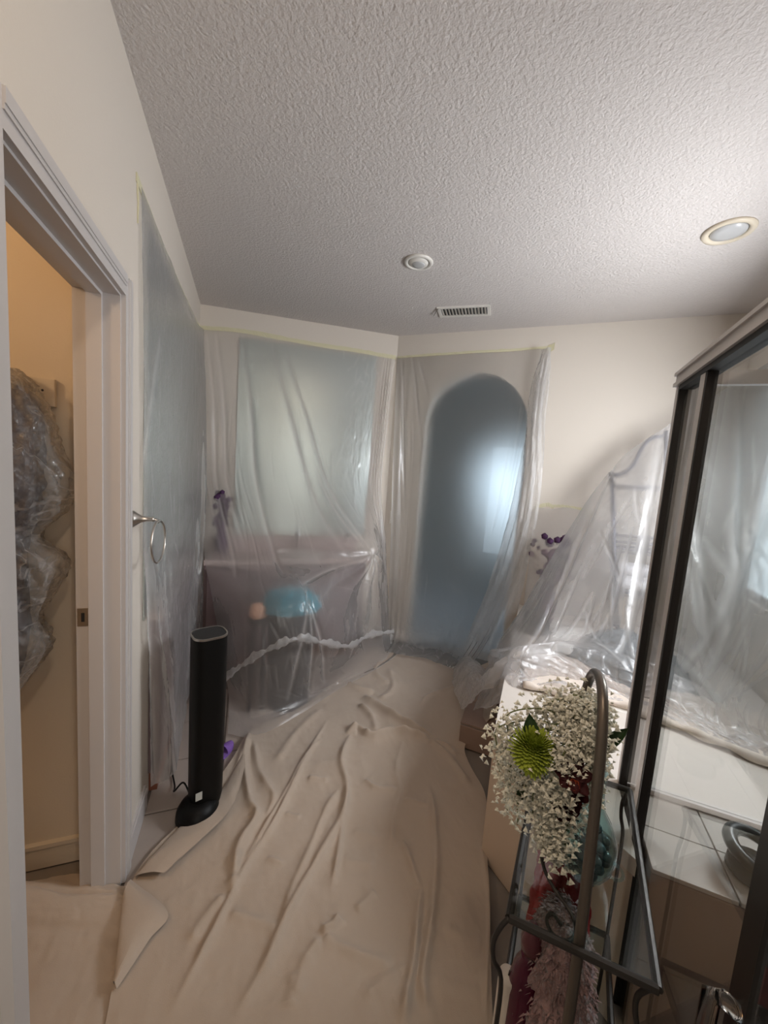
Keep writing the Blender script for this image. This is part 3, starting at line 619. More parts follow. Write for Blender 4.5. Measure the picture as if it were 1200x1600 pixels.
sheet('film', ctrl, 200, 170, 'film_arch', as_, noise=((5, 8, 0.004, 41, False), (16, 24, 0.002, 43, True)),
      folds=((0.12, 0.0, 0.22, 0.25, 0.02, 0.008), (0.16, 0.0, 0.24, 0.12, 0.015, 0.006), (0.90, 0.0, 0.84, 0.35, 0.02, 0.008), (0.04, 0.0, 0.12, 0.4, 0.02, 0.01)), ripple=arip, extra=off_far, streaks=((0.45, 0.72, .22, .07, 34, 40, 30, .10, .002, .004, .6), (0.5, 0.86, .25, .05, 40, 60, 40, .07, .002, .004, .7), (0.10, 0.3, .05, .15, 20, 6, 6, .2, .006, .004, .4), (0.8, 0.25, .04, .1, 10, -8, 6, .2, .005, .004, .6)))
tape([W(-1.305, FV, 2.555), W(-1.1, FV, 2.562), W(-0.85, FV, 2.568), W(-0.6, FV, 2.572), W(-0.35, FV, 2.575), W(-0.05, FV, 2.58)], parent=as_, n=tuple(-N1), width=0.022)
tape([W(-0.075, FV, 2.575), W(-0.05, FV, 2.578), W(-0.03, FV, 2.59)], parent=as_, n=tuple(-N1), width=0.05, seed=8)
# gathered slack of the same sheet hanging over the right side of the arch
ctrl = []
for z, a, b in ((2.55, -0.115, -0.05), (2.3, -0.165, -0.035), (2.0, -0.17, -0.03), (1.7, -0.18, -0.01), (1.35, -0.21, -0.005), (1.0, -0.26, -0.03), (0.65, -0.33, -0.06), (0.35, -0.41, -0.12), (0.12, -0.47, -0.18)):
    k = (2.6 - z) / 2.5
    ctrl.append([W(a + (b - a) * f, FV - 0.05 - 0.08 * k - 0.05 * f - (0.03 if f in (0.33, 0.66) else 0) - 0.14 * max(0, .5 - z), z) for f in (0, 0.33, 0.66, 1)])
sheet('gathered_fold', ctrl, 150, 60, 'film_fold', as_, noise=((3, 14, 0.012, 51, True), (7, 40, 0.008, 53, True)),
      streaks=((0.5, 0.5, .25, .25, 60, 0, 10, .12, .004, .01, .4),), ripple=lambda S, T: 0.008 * np.sin(S * 22 + 3 * np.sin(T * 9)) * np.clip(T * 8, 0.1, 1))

# low sheet on the far wall right of the arch, with its tape and the flowers behind
lo = thing('plastic_sheet', 'low plastic sheet taped to the wall right of the arch', 'plastic sheet', W(0.1, FV, 0.6))
ctrl = [[W(u, FV - 0.010 - .01 * (k % 2), z0 + (0.02 if k == 2 else 0)) for k, u in enumerate((-0.03, 0.09, 0.20, 0.38, 0.60))] for z0 in (1.36,)] + \
       [[W(u, FV - 0.235, 1.05) for u in (-0.03, 0.09, 0.20, 0.38, 0.60)], [W(u, FV - 0.27, 0.62) for u in (-0.03, 0.09, 0.20, 0.38, 0.60)]]
sheet('film', ctrl, 60, 60, 'film_wall', lo, noise=((6, 8, 0.012, 61, False), (16, 18, 0.003, 63, True)), extra=off_far)
tape([W(-0.035, FV, 1.352), W(0.05, FV, 1.385), W(0.10, FV, 1.372)], parent=lo, n=tuple(-N1), width=0.03)
tape([W(0.09, FV, 1.38), W(0.20, FV, 1.385), W(0.34, FV, 1.37)], parent=lo, n=tuple(-N1), width=0.02, seed=3)
pf = thing('flower_pot', 'dark purple flowers in a pot on the tub corner behind plastic', 'vase', W(0.12, 3.10, 0.551))
MB().lathe([(0.04, 0.551), (0.06, 0.60), (0.06, 0.72), (0.045, 0.78), (0.05, 0.80)], W(0.12, 3.10, 0), 20).build('pot', 'purple_petal', pf, True)
mb = MB()
for k in range(40):
    mb.ico(W(0.12 + random.gauss(0, 0.07), 3.09 + random.gauss(0, 0.01), random.uniform(0.85, 1.17)), random.uniform(0.015, 0.034), 1)
mb.build('blossoms', 'purple_petal', pf, True)

# ============================================================ TUB, STEP, BENCH
DZ = 0.55
tb = thing('bathtub', 'white bathtub in a boxed deck beneath the plastic tent', 'bathtub', W(0.5, 2.4, 0))
mb = MB()
mb.box(-0.070, 0.15, 1.52, 3.268, DZ - 0.05, DZ, W).box(0.15, 1.145, 1.475, 1.95, DZ - 0.05, DZ, W).box(0.15, 1.145, 3.0, 3.268, DZ - 0.05, DZ, W).box(0.95, 1.145, 1.95, 3.0, DZ - 0.05, DZ, W)
mb.prism([W(-0.070, 1.52)[:2], W(0.352, 1.165)[:2], W(0.352, 1.475)[:2], W(0.15, 1.475)[:2], W(0.15, 1.52)[:2]], DZ - 0.05, DZ)
mb.build('deck', 'tile_white', tb)
MB().prism([W(-0.068, 1.525)[:2], W(0.352, 1.18)[:2], W(0.352, 1.20)[:2], W(-0.048, 1.54)[:2]], 0, DZ - 0.05).build('apron_panel', 'board_beige', tb)
MB().box(-0.066, -0.046, 1.54, 3.268, 0, DZ - 0.05, W).build('apron_panel', 'board_beige', tb)
V = []; rings = [((0.15, 0.95, 1.95, 3.0), DZ), ((0.17, 0.93, 1.97, 2.98), DZ + 0.012), ((0.20, 0.90, 2.0, 2.95), DZ + 0.008), ((0.25, 0.85, 2.06, 2.85), 0.3), ((0.32, 0.78, 2.15, 2.75), 0.14)]
for (a, b, c, e), z in rings:
    for k in range(32):
        t = 2 * math.pi * k / 32; cx_, sy_ = math.cos(t), math.sin(t); q = (abs(cx_) ** 4 + abs(sy_) ** 4) ** 0.25
        V.append(W((a + b) / 2 + (b - a) / 2 * cx_ / q, (c + e) / 2 + (e - c) / 2 * sy_ / q, z))
F = [(i * 32 + k, i * 32 + (k + 1) % 32, (i + 1) * 32 + (k + 1) % 32, (i + 1) * 32 + k) for i in range(4) for k in range(32)] + [tuple(range(128, 160))]
mesh_obj('basin', V, F, 'white_enamel', tb, True)
stp = thing('tub_step', 'low brown tiled step at the foot of the tub', 'step', W(-0.16, 2.4, 0))
MB().box(-0.285, -0.075, 2.13, 2.85, 0, 0.138, W).build('body', 'grout', stp)
for k in range(3): MB().box(-0.287, -0.072, 2.132 + k * 0.24, 2.132 + k * 0.24 + 0.234, 0.138, 0.148, W).build('tile', 'tile_brown', stp, bevel=0.002)
MB().box(-0.285, -0.075, 2.122, 2.13, 0.004, 0.134, W).build('tile', 'tile_brown', stp, bevel=0.002)
bn = thing('shower_bench', 'white tiled bench inside the shower beneath the glass panel', 'bench', W(0.75, 1.3, 0))
MB().box(0.385, 1.14, 1.165, 1.462, 0, DZ - 0.012, W).build('body', 'grout', bn)
for k in range(4):
    a = 0.386 + k * 0.189
    for j in range(2): MB().box(a, a + 0.185, 1.158 + j * 0.153, 1.158 + j * 0.153 + 0.149, DZ - 0.012, DZ, W).build('tile', 'tile_white', bn, bevel=0.002)
for k in range(3):
    a = 0.386 + k * 0.252
    for j in range(2): MB().box(a, a + 0.248, 1.157, 1.165, 0.01 + j * 0.265, 0.01 + j * 0.265 + 0.26, W).build('tile', 'tile_brown', bn, bevel=0.002)
db = thing('soap_dish', 'dark round soap dish with a ring rim on the shower bench', 'dish', on_z(1180, 1345, 0.60)[:2] + (DZ,))
_q = on_z(1180, 1345, 0.60); c = (_q[0], _q[1], 0)
MB().lathe([(0.045, DZ + .001), (0.058, DZ + 0.012), (0.055, DZ + 0.04), (0.035, DZ + 0.055)], c, 28).build('base', 'dark_ceramic', db, True)
MB().tube(arc((c[0], c[1], DZ + 0.075), 0.058, 0, 350, 36, (1, 0, 0), (0, 0.95, 0.25)), 0.017, 10, closed=True).build('ring', 'dark_ceramic', db, True)

# ============================================================ RACK, TOWELS, BUNDLE IN THE TUB
rk = thing('towel_rack', 'grey metal towel rack with curved top draped by the plastic tent', 'rack', W(0.45, 3.05, DZ))
pL, pR = np.array(W(0.421, 3.03, 0)), np.array(W(0.70, 3.03, 0))
def RP(f, z, off=0.0): f = f + 0.63 * max(0, 1.66 - z) / 1.1; q = pL + (pR - pL) * f + N1 * off; return (q[0], q[1], z)
MB().tube([RP(0.0, DZ + .002), RP(0.0, 1.66)], 0.013, 8).build('post', 'rack_metal', rk, True)
MB().tube([RP(1.0, DZ + .002), RP(1.0, 1.95)], 0.013, 8).build('post', 'rack_metal', rk, True)
MB().tube([RP(0.0, DZ + .002, .15), RP(0.0, 1.25, .15)], 0.013, 8).build('post', 'rack_metal', rk, True)
MB().tube([RP(1.0, DZ + .002, .15), RP(1.0, 1.25, .15)], 0.013, 8).build('post', 'rack_metal', rk, True)
MB().tube(catmull(np.array([RP(0.0, 1.645), RP(0.25, 1.66), RP(0.45, 1.73), RP(0.55, 1.82), RP(0.72, 1.895), RP(1.0, 1.92)]), 30, 0).tolist(), 0.011, 8).build('curved_top', 'rack_metal', rk, True)
for z in (1.57, 1.235, 1.19): MB().tube([RP(0.02, z), RP(1.0, z + 0.01)], 0.010, 8).build('rung', 'rack_metal', rk, True)
for z in (0.84, 1.13 - .3 + .31):
    MB().box(0.03, 1.0, 0.0, 0.15, z, z + 0.012, lambda a, b, c: RP(a, c, b)).build('shelf', 'rack_metal', rk)
tw = thing('towel_roll', 'white rolled towel on the rack shelf, seen blurred through plastic', 'towel', RP(0.45, 0.853, 0.07))
for dz, r in ((0.055, 0.055), (0.15, 0.05)):
    q = [RP(f, 0.853 + dz, 0.075) for f in np.linspace(0.08, 0.92, 8)]
    MB().tube(q, [r * (0.93 + 0.07 * math.sin(i * 1.9)) for i in range(8)], 20).build('roll', 'white_towel', tw, True)
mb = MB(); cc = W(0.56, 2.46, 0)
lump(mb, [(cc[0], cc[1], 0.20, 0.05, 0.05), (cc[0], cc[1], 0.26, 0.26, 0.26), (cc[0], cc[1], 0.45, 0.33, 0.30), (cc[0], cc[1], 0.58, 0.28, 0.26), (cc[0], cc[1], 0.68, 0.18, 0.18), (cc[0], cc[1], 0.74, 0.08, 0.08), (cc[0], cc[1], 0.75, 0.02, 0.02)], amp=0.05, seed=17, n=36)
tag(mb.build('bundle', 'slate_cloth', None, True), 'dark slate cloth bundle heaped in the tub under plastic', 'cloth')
mb = MB(); cc = W(0.06, 2.72, 0)  # dark lump added on the deck as the shade under the tent edge
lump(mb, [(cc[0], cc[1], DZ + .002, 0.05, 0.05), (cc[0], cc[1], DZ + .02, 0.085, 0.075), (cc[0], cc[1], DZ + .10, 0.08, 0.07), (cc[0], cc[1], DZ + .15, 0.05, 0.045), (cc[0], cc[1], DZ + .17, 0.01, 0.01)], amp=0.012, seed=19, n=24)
tag(mb.build('shade_lump', 'charcoal_cloth', None, True), 'small black lump standing in for the shade under the plastic edge', 'shade_lump')

# pale canvas over the tub deck, with rolled hem towards the shower
ct = thing('deck_cloth', 'pale canvas cloth with a rolled hem spread on the tub deck', 'drop cloth', W(0.5, 1.9, DZ))
hemp = [W(0.02, 1.93, DZ + .014), W(0.146, 1.943, DZ + .016), W(0.30, 1.955, DZ + .016), W(0.47, 1.98, DZ + .018), W(0.60, 1.93, DZ + .016), W(0.73, 1.885, DZ + .018), W(0.90, 1.825, DZ + .016), W(1.1, 1.77, DZ + .016)]
ctrl = [[np.array(q) for q in hemp], [np.array(q) + N1 * 0.12 + np.array([0, 0, .004]) for q in hemp], [np.array(q) + N1 * 0.26 + np.array([0, 0, .02]) for q in hemp], [np.array(q) + N1 * 0.40 + np.array([0, 0, .012]) for q in hemp]]
sheet('canvas', ctrl, 50, 110, 'canvas_pale', ct, noise=((9, 4, 0.008, 71, False), (24, 9, 0.004, 73, True)))
P = catmull(np.array(hemp), 60, 0)
MB().tube([tuple(q + np.array([0, 0, 0.006 + .003 * math.sin(i)])) for i, q in enumerate(P)], [0.016 + 0.004 * math.sin(i * 0.8) for i in range(60)], 10).build('rolled_hem', 'canvas_pale', ct, True)

# ============================================================ PLASTIC TENT OVER THE TUB
tn = thing('plastic_sheet', 'large plastic tent hung over the rack and tub', 'plastic sheet', W(0.4, 2.4, DZ))
top = [on_v(806, 962, 2.85), on_v(872, 856, 2.98), on_v(953, 734, 2.985), on_v(1041, 666, 2.985), W(1.09, 3.14, 2.30), W(1.125, 2.62, 2.36), W(1.125, 2.1, 2.36), W(1.125, 1.56, 2.36)]
bot = [W(-0.20, 2.36, 0.42), W(-0.04, 1.97, DZ + .03), W(0.16, 2.08, DZ + .035), W(0.40, 2.08, DZ + .04), W(0.62, 2.00, DZ + .04), W(0.80, 1.93, DZ + .04), W(0.98, 1.86, DZ + .04), W(1.10, 1.55, DZ + .04)]
bo2 = [W(-0.24, 2.20, 0.20), W(-0.10, 1.86, DZ - .08), W(0.12, 1.98, DZ + .03), W(0.38, 2.00, DZ + .035), W(0.62, 1.94, DZ + .035), W(0.80, 1.88, DZ + .035), W(0.98, 1.82, DZ + .035), W(1.12, 1.51, DZ + .035)]
top, bot = np.array(top), np.array(bot); rows = [top]
for f, sg in ((0.25, 0.03), (0.5, 0.07), (0.75, 0.12)):
    r = top * (1 - f) + bot * f
    r[1:5, 2] -= sg * np.array([0.6, 1, 1, 1]); r[5:, :] += (N2 * 0.10 * (1 - abs(f - .5)))[None] ; rows.append(r)
heap = bot.copy(); heap[:, 2] += np.array([.05, .11, .13, .10, .07, .06, .05, .03]); heap += (N1 * 0.10)[None]
rows += [heap, bot, np.array(bo2)]
def trip(S, T):
    k = np.clip((T - 0.55) * 3.2, 0, 1)
    g = k * 0.034 * (fbm(S * 17, T * 9, 81, 4, True) - 0.5) * 2
    g += 0.006 * np.sin(S * 60 + 4 * T) * np.clip((S - 0.6) * 3, 0, 1) * np.clip(T * 6, 0, 1)
    return g
sheet('film', rows, 190, 230, 'film_tent', tn, noise=((7, 6, 0.020, 83, False), (18, 12, 0.006, 85, True), (50, 30, 0.0008, 87, True)),
      folds=((0.29, 0.0, 0.12, 0.66, 0.03, 0.012), (0.42, 0.0, 0.45, 0.6, 0.025, 0.012), (0.44, 0.02, 0.62, 0.55, 0.035, 0.012), (0.56, 0.02, 0.66, 0.6, 0.03, 0.012), (0.70, 0.05, 0.60, 0.6, 0.03, 0.015), (0.20, 0.86, 0.55, 0.78, 0.03, 0.012), (0.3, 0.72, 0.52, 0.84, 0.03, 0.010)), ripple=trip, streaks=((0.25, 0.35, .1, .2, 30, -18, 8, .2, .008, .004, .35), (0.55, 0.35, .10, .2, 60, 18, 14, .16, .008, .004, .5), (0.45, 0.8, .22, .06, 90, 70, 25, .09, .012, .004, .5), (0.8, 0.4, .1, .2, 40, 5, 12, .2, .008, .004, .35)))
mb = MB()
hp_ = [W(-0.40, 2.95, .10), W(-0.34, 2.72, .19), W(-0.27, 2.48, .24), W(-0.21, 2.30, .28), W(-0.15, 2.16, .40), W(-0.06, 2.06, .57), W(0.05, 2.10, .62)]
sheet('slack', [[np.array(q) + N2 * a + np.array([0, 0, b]) + N1 * c for q in hp_] for a, b, c in ((-0.10, -0.12, -.06), (-0.05, 0.02, -.02), (0.02, 0.05, 0), (0.08, 0.0, .04), (0.13, -0.05, .06))], 70, 120, 'film_fold', tn,
      noise=((8, 4, 0.03, 91, False), (14, 7, 0.014, 93, True)), streaks=((0.5, 0.5, .3, .3, 60, 30, 50, .2, .006, .012, .5),))

# ============================================================ SHOWER ENCLOSURE
SU = 0.372
se = thing('shower_enclosure', 'framed glass shower enclosure on the right with grey metal rails', 'shower', W(SU, 1.0, 0))
MB().box(SU - 0.024, SU + 0.020, 0.31, 1.478, 1.882, 1.925, W).box(SU - 0.030, SU - 0.024, 0.31, 1.478, 1.915, 1.925, W).box(SU - 0.030, SU - 0.024, 0.31, 1.478, 1.882, 1.893, W).build('header_rail', 'frame_metal', se)
MB().box(SU - 0.022, SU + 0.018, 0.31, 1.44, 1.868, 1.882, W).build('header_gasket', 'gasket', se)
def post(v, z0, w_, g_, nm='post'):
    o = MB().box(SU - 0.020, SU + 0.004, v, v + w_, z0, 1.882, W).build(nm, 'frame_metal', se)
    MB().box(SU - 0.019, SU + 0.004, v - g_, v, z0, 1.882, W).build('gasket', 'gasket', o); return o
post(1.458, DZ + .001, 0.020, 0.009)
post(1.240, 0.02, 0.032, 0.012)
p3 = MB().box(SU - 0.008, SU + 0.020, 0.676, 0.722, 0.02, 1.868, W).build('door_stile', 'iron', se)
MB().box(SU - 0.021, SU + 0.02, 0.31, 1.222, 0.0, 0.02, W).build('bottom_rail', 'frame_metal', se)
MB().box(SU - 0.003, SU + 0.003, 1.272, 1.448, DZ + .001, 1.868, W).build('glass_panel', 'shower_glass', se)
gd = MB().box(SU - 0.003, SU + 0.003, 0.724, 1.226, 0.02, 1.868, W).build('door', 'shower_glass', se)
MB().box(SU - 0.003, SU + 0.003, 0.32, 0.674, 0.02, 1.868, W).build('glass_panel', 'shower_glass', se)
hm = MB(); HF = lambda a, b, z: W(SU - a + .012, 0.690 + b, z - .02)
hm.tube([HF(0.02, 0.0, 0.800), HF(0.040, 0.0, 0.812), HF(0.050, 0.012, 0.795), HF(0.050, 0.012, 0.68), HF(0.040, 0.0, 0.665), HF(0.02, 0, 0.67)], 0.013, 6)
hm.build('handle', 'acrylic', se, True)
MB().box(SU + 0.020, 1.14, 1.452, 1.476, 1.885, 1.925, W).build('return_rail', 'frame_metal', se)
MB().box(SU + 0.020, 1.14, 1.452, 1.476, DZ + .001, DZ + 0.018, W).build('return_sill', 'frame_metal', se)
MB().box(SU + 0.004, SU + 0.045, 1.456, 1.474, DZ + .018, 1.885, W).build('return_post', 'frame_metal', se)
MB().box(SU + 0.045, 1.14, 1.462, 1.468, DZ + .018, 1.885, W).build('return_glass', 'shower_glass', se)

# ============================================================ CLOSET: HOOK RAIL, GARMENT, COVER
hr = thing('hook_rail', 'tan wooden hook board on the closet wall', 'hook rail', (-0.9, 1.6, 1.73))
MB().box(-1.2, -0.598, 1.582, 1.599, 1.685, 1.775).build('board', 'closet_paint', hr, bevel=0.003)
for x in (-0.705, -0.95): MB().tube([(x, 1.582, 1.745), (x, 1.56, 1.745), (x, 1.545, 1.765), (x, 1.545, 1.795)], [0.006, 0.006, 0.007, 0.010], 10).build('hook', 'brushed_nickel', hr, True)
MB().ico((-0.63, 1.581, 1.735), 0.004, 1).build('screw', 'gasket', hr)
mb = MB(); gx = -0.74
lump(mb, [(gx, 1.51, 0.80, 0.05, .03), (gx, 1.51, 0.95, 0.08, .05), (gx + .01, 1.51, 1.2, 0.07, .04), (gx + .02, 1.51, 1.36, 0.10, .05), (gx + .03, 1.51, 1.5, 0.10, .05), (gx + .04, 1.52, 1.66, 0.08, .04), (gx + .04, 1.53, 1.72, 0.04, .02), (gx + .035, 1.54, 1.75, 0.012, .01)], amp=0.02, seed=23, n=60)
tag(mb.build('garment', 'navy_cloth', None, True), 'dark garment hanging from the closet hook inside a clear cover', 'garment')
mb = MB()
lump(mb, [(gx, 1.49, 0.72, 0.02, .03), (gx, 1.49, 0.80, 0.08, .07), (gx + .02, 1.49, 0.92, 0.13, .08), (gx + .01, 1.49, 1.00, 0.11, .075), (gx + .03, 1.49, 1.10, 0.13, .08), (gx + .04, 1.49, 1.19, 0.15, .085), (gx + .01, 1.49, 1.27, 0.11, .075), (gx + .04, 1.49, 1.36, 0.15, .085), (gx + .05, 1.49, 1.45, 0.165, .085),
          (gx + .04, 1.49, 1.55, 0.135, .08), (gx + .04, 1.50, 1.66, 0.105, .07), (gx + .04, 1.52, 1.74, 0.06, .045), (gx + .035, 1.535, 1.785, 0.018, .018)], seg=72, n=110, amp=0.028, seed=29, fx=9, fz=14)
tag(mb.build('garment_cover', 'film_bag', None, True), 'crumpled clear plastic bag covering the hanging dark garment', 'plastic bag')

# ============================================================ DROP CLOTHS
def Z(x, y, z=0.012): return on_z(x, y, z)
def ridge_polys(P, polys):
    """soft folds along smooth paths: narrow crest on a wider base, height wandering along the path"""
    X, Y = P[..., 0], P[..., 1]; H = np.zeros_like(X); rn = random.Random(12)
    for pts, amp, wid in polys:
        R = catmull(np.array([on_z(*q) for q in pts]), max(8, 7 * (len(pts) - 1)), 0)[:, :2]; n_ = len(R) - 1
        best = np.full_like(X, 1e9); par = np.zeros_like(X)
        for k in range(n_):
            a, b = R[k], R[k + 1]; e = b - a; L2 = e.dot(e) + 1e-9
            t = np.clip(((X - a[0]) * e[0] + (Y - a[1]) * e[1]) / L2, 0, 1); d_ = np.hypot(X - a[0] - t * e[0], Y - a[1] - t * e[1])
            m_ = d_ < best; best = np.where(m_, d_, best); par = np.where(m_, (k + t) / n_, par)
        o_ = rn.uniform(0, 50); mod = 0.65 + 0.6 * vnoise(par * n_ * 0.35 + o_, par * 0 + o_, 5); mod = mod * np.clip(np.minimum(par, 1 - par) * 7 + 0.15, 0, 1)
        ww = wid * (0.8 + 0.5 * vnoise(par * n_ * 0.5 + o_ + 9, par * 0 + o_, 6))
        amp *= 1.35; wid *= 0.9
        H = np.maximum(H, amp * mod * (0.65 * np.exp(-(best / ww) ** 2) + 0.35 * np.exp(-(best / (2.6 * ww)) ** 2))) + 0.25 * np.minimum(H, amp * mod * np.exp(-(best / ww) ** 2))
    return H
main = thing('drop_cloth', 'big wrinkled beige canvas drop cloth covering the floor centre', 'drop cloth', (0.4, 1.5, 0))
ctrl = [[W(-1.16, 2.98, .02), W(-0.95, 3.05, .02), W(-0.75, 3.08, .02), W(-0.55, 3.06, .02), W(-0.36, 3.02, .03), W(-0.20, 2.95, .165)],
        [Z(480, 1100), Z(550, 1085), Z(620, 1070), Z(670, 1066), Z(722, 1064, .05), Z(786, 1052, .165)],
        [Z(398, 1140), Z(470, 1135), Z(550, 1130), Z(630, 1128), Z(702, 1118, .03), Z(770, 1118, .165)],
        [Z(362, 1190), Z(440, 1185), Z(530, 1178), Z(620, 1172), Z(680, 1168), Z(726, 1170)],
        [Z(308, 1262), Z(400, 1258), Z(510, 1252), Z(620, 1250), Z(690, 1248), Z(758, 1245)],
        [Z(232, 1340), Z(350, 1335), Z(500, 1330), Z(620, 1330), Z(690, 1328), Z(760, 1325)],
        [Z(200, 1400), Z(320, 1400), Z(480, 1400), Z(610, 1400), Z(690, 1400), Z(764, 1400)],
        [Z(176, 1545), Z(320, 1530), Z(480, 1520), Z(610, 1512), Z(690, 1506), Z(766, 1500)],
        [(-0.30, 0.80, .012), (-0.05, 0.75, .012), (0.2, 0.72, .012), (0.40, 0.71, .012), (0.55, 0.69, .012), (0.68, 0.68, .012)],
        [(-0.30, 0.30, .012), (-0.08, 0.25, .012), (0.1, 0.22, .012), (0.22, 0.22, .012), (0.32, 0.22, .012), (0.42, 0.22, .012)]]
FK = lambda *q: [(160 + x * 0.5333, 980 + y * 0.5333) for x, y in q]
FOLDS = [
    (FK((655,290),(600,390),(560,470),(500,590),(430,700),(370,820),(300,960),(200,1150)), 0.014, 0.01),
    (FK((640,340),(590,400),(545,480),(470,610),(395,740)), 0.012, 0.008),
    (FK((730,315),(700,400),(715,480),(705,560),(640,680),(580,790),(530,890),(480,1010),(400,1140)), 0.021, 0.014),
    (FK((690,490),(650,560),(600,680),(550,800),(525,900)), 0.014, 0.012),
    (FK((715,480),(700,600),(690,680),(672,780)), 0.016, 0.01),
    (FK((880,340),(860,420),(870,500),(850,580),(840,700)), 0.008, 0.012),
    (FK((955,470),(970,580),(975,700),(965,850),(950,960),(935,1060),(950,1150)), 0.02, 0.013),
    (FK((932,780),(920,880),(910,1000),(890,1100),(880,1200)), 0.022, 0.012),
    (FK((875,640),(905,720),(930,790)), 0.012, 0.012),
    (FK((430,320),(415,400),(430,520),(450,570),(400,660),(385,750),(380,800)), 0.024, 0.014),
    (FK((440,340),(460,440),(500,510),(480,570)), 0.016, 0.014),
    (FK((430,320),(395,420),(350,510),(290,590)), 0.01, 0.012),
    (FK((712,325),(745,312),(775,332),(800,336),(850,322),(910,330),(955,345)), 0.042, 0.018),
    (FK((765,212),(830,260),(890,295),(960,332)), 0.034, 0.018),
    (FK((750,235),(790,280),(800,320)), 0.024, 0.016),
    (FK((715,175),(755,195),(795,200)), 0.022, 0.014),
    (FK((840,130),(850,190),(810,225)), 0.016, 0.02),
    (FK((1080,185),(1000,200),(950,215),(930,240)), 0.012, 0.014),
    (FK((955,345),(1020,400),(1075,480)), 0.018, 0.018),
    (FK((950,350),(1000,358),(1040,385)), 0.014, 0.014),
    (FK((765,462),(800,488),(865,488)), 0.016, 0.012),
    (FK((600,455),(660,462)), 0.01, 0.01),
    (FK((880,520),(960,540)), 0.008, 0.012),
    (FK((480,690),(530,708)), 0.008, 0.01),
    (FK((535,560),(580,572)), 0.007, 0.01),
    (FK((370,860),(440,880),(520,912)), 0.01, 0.016),
    (FK((640,925),(720,970),(860,1022)), 0.012, 0.018),
    (FK((360,800),(300,870),(255,945)), 0.011, 0.014),
    (FK((692,865),(675,895),(640,915)), 0.02, 0.01),
    (FK((800,790),(740,850)), 0.008, 0.012),
    (FK((560,1030),(545,1140)), 0.01, 0.016),
    (FK((640,930),(590,1010),(560,1120)), 0.012, 0.014),
    (FK((760,1110),(840,1050),(900,1010)), 0.01, 0.016),
    (FK((1105,640),(1125,760),(1130,880),(1125,1000),(1120,1160)), 0.008, 0.007),
    (FK((60,860),(120,855),(170,840)), 0.005, 0.02),
    (FK((1000,900),(1060,930),(1115,945)), 0.006, 0.018),
    (FK((960,1060),(1040,1080),(1110,1100)), 0.006, 0.018),
    (FK((640,250),(560,330),(500,420)), 0.01, 0.02),
    (FK((560,330),(520,400)), 0.01, 0.016),
    (FK((820,90),(800,140),(840,180)), 0.012, 0.018),
    (FK((1000,105),(1080,130)), 0.01, 0.014),
    (FK((700,700),(800,720)), 0.006, 0.02),
    (FK((730,610),(830,640)), 0.005, 0.018),
]
def cloth_extra(P, S, T):
    P = P.copy(); P[..., 2] = np.maximum(P[..., 2], 0.004)
    P[..., 2] += ridge_polys(P, FOLDS) + 0.014 * fbm(P[..., 0] * 5, P[..., 1] * 5, 101, 4) + 0.006 * fbm(P[..., 0] * 12, P[..., 1] * 8, 103, 3, True)
    return P
sheet('canvas', ctrl, 400, 260, 'canvas', main, extra=cloth_extra, crease=False)
fl = [on_z(204, 1374, .03), on_z(262, 1424, .04), on_z(232, 1470, .035), on_z(182, 1546, .03)]; fe = [on_z(192, 1400, .045), on_z(190, 1425, .05), on_z(184, 1480, .045), on_z(176, 1535, .03)]
cc = [[np.array(a) * (1 - f) + np.array(b) * f + np.array([0, 0, .014 * math.sin(f * math.pi)]) for a, b in zip(fl, fe)] for f in (0, .33, .66, 1)]
cc.append([np.array(b) + np.array([0.004, 0, -0.03]) for b in fe])
sheet('turned_corner', cc, 40, 40, 'canvas', main, noise=((4, 4, 0.004, 111, False),))
P = [on_z(*q, .05) for q in FK((182, 718), (240, 665), (300, 612), (345, 568), (378, 528), (405, 460), (418, 400))]
Q = [on_z(*q, .035) for q in FK((100, 727), (155, 662), (213, 597), (290, 528), (345, 480), (385, 415), (415, 345))]
sheet('turned_edge', [[np.array(q) + np.array([0, 0, -.025]) for q in Q], Q, [(np.array(a) + np.array(b)) / 2 + np.array([0, 0, .008]) for a, b in zip(P, Q)], P], 30, 70, 'canvas', main, noise=((8, 3, 0.006, 113, False),))
d2 = thing('drop_cloth', 'second beige drop cloth bunched in the closet doorway', 'drop cloth', (-0.6, 1.2, 0))
ctrl = [[(-1.10, 1.55, .010), (-0.85, 1.545, .012), (-0.68, 1.53, .012), (-0.53, 1.52, .014), (-0.36, 1.43, .012), (-0.27, 1.39, .010)],
        [(-1.10, 1.49, .07), (-0.85, 1.48, .07), (-0.68, 1.46, .085), (-0.52, 1.425, .05), (-0.36, 1.39, .035), (-0.27, 1.33, .010)],
        [(-1.10, 1.40, .03), (-0.85, 1.38, .03), (-0.66, 1.36, .035), (-0.50, 1.35, .03), (-0.36, 1.33, .03), (-0.26, 1.27, .008)],
        [(-1.10, 1.20, .03), (-0.85, 1.24, .012), (-0.66, 1.25, .012), (-0.50, 1.24, .012), (-0.36, 1.22, .010), (-0.25, 1.18, .006)],
        [(-1.10, 1.00, .015), (-0.85, 1.05, .02), (-0.66, 1.05, .03), (-0.50, 1.05, .03), (-0.36, 1.03, .015), (-0.24, 1.0, .006)],
        [(-1.10, 0.84, .015), (-0.85, 0.84, .02), (-0.66, 0.84, .02), (-0.50, 0.845, .02), (-0.36, 0.85, .012), (-0.24, 0.85, .006)]]
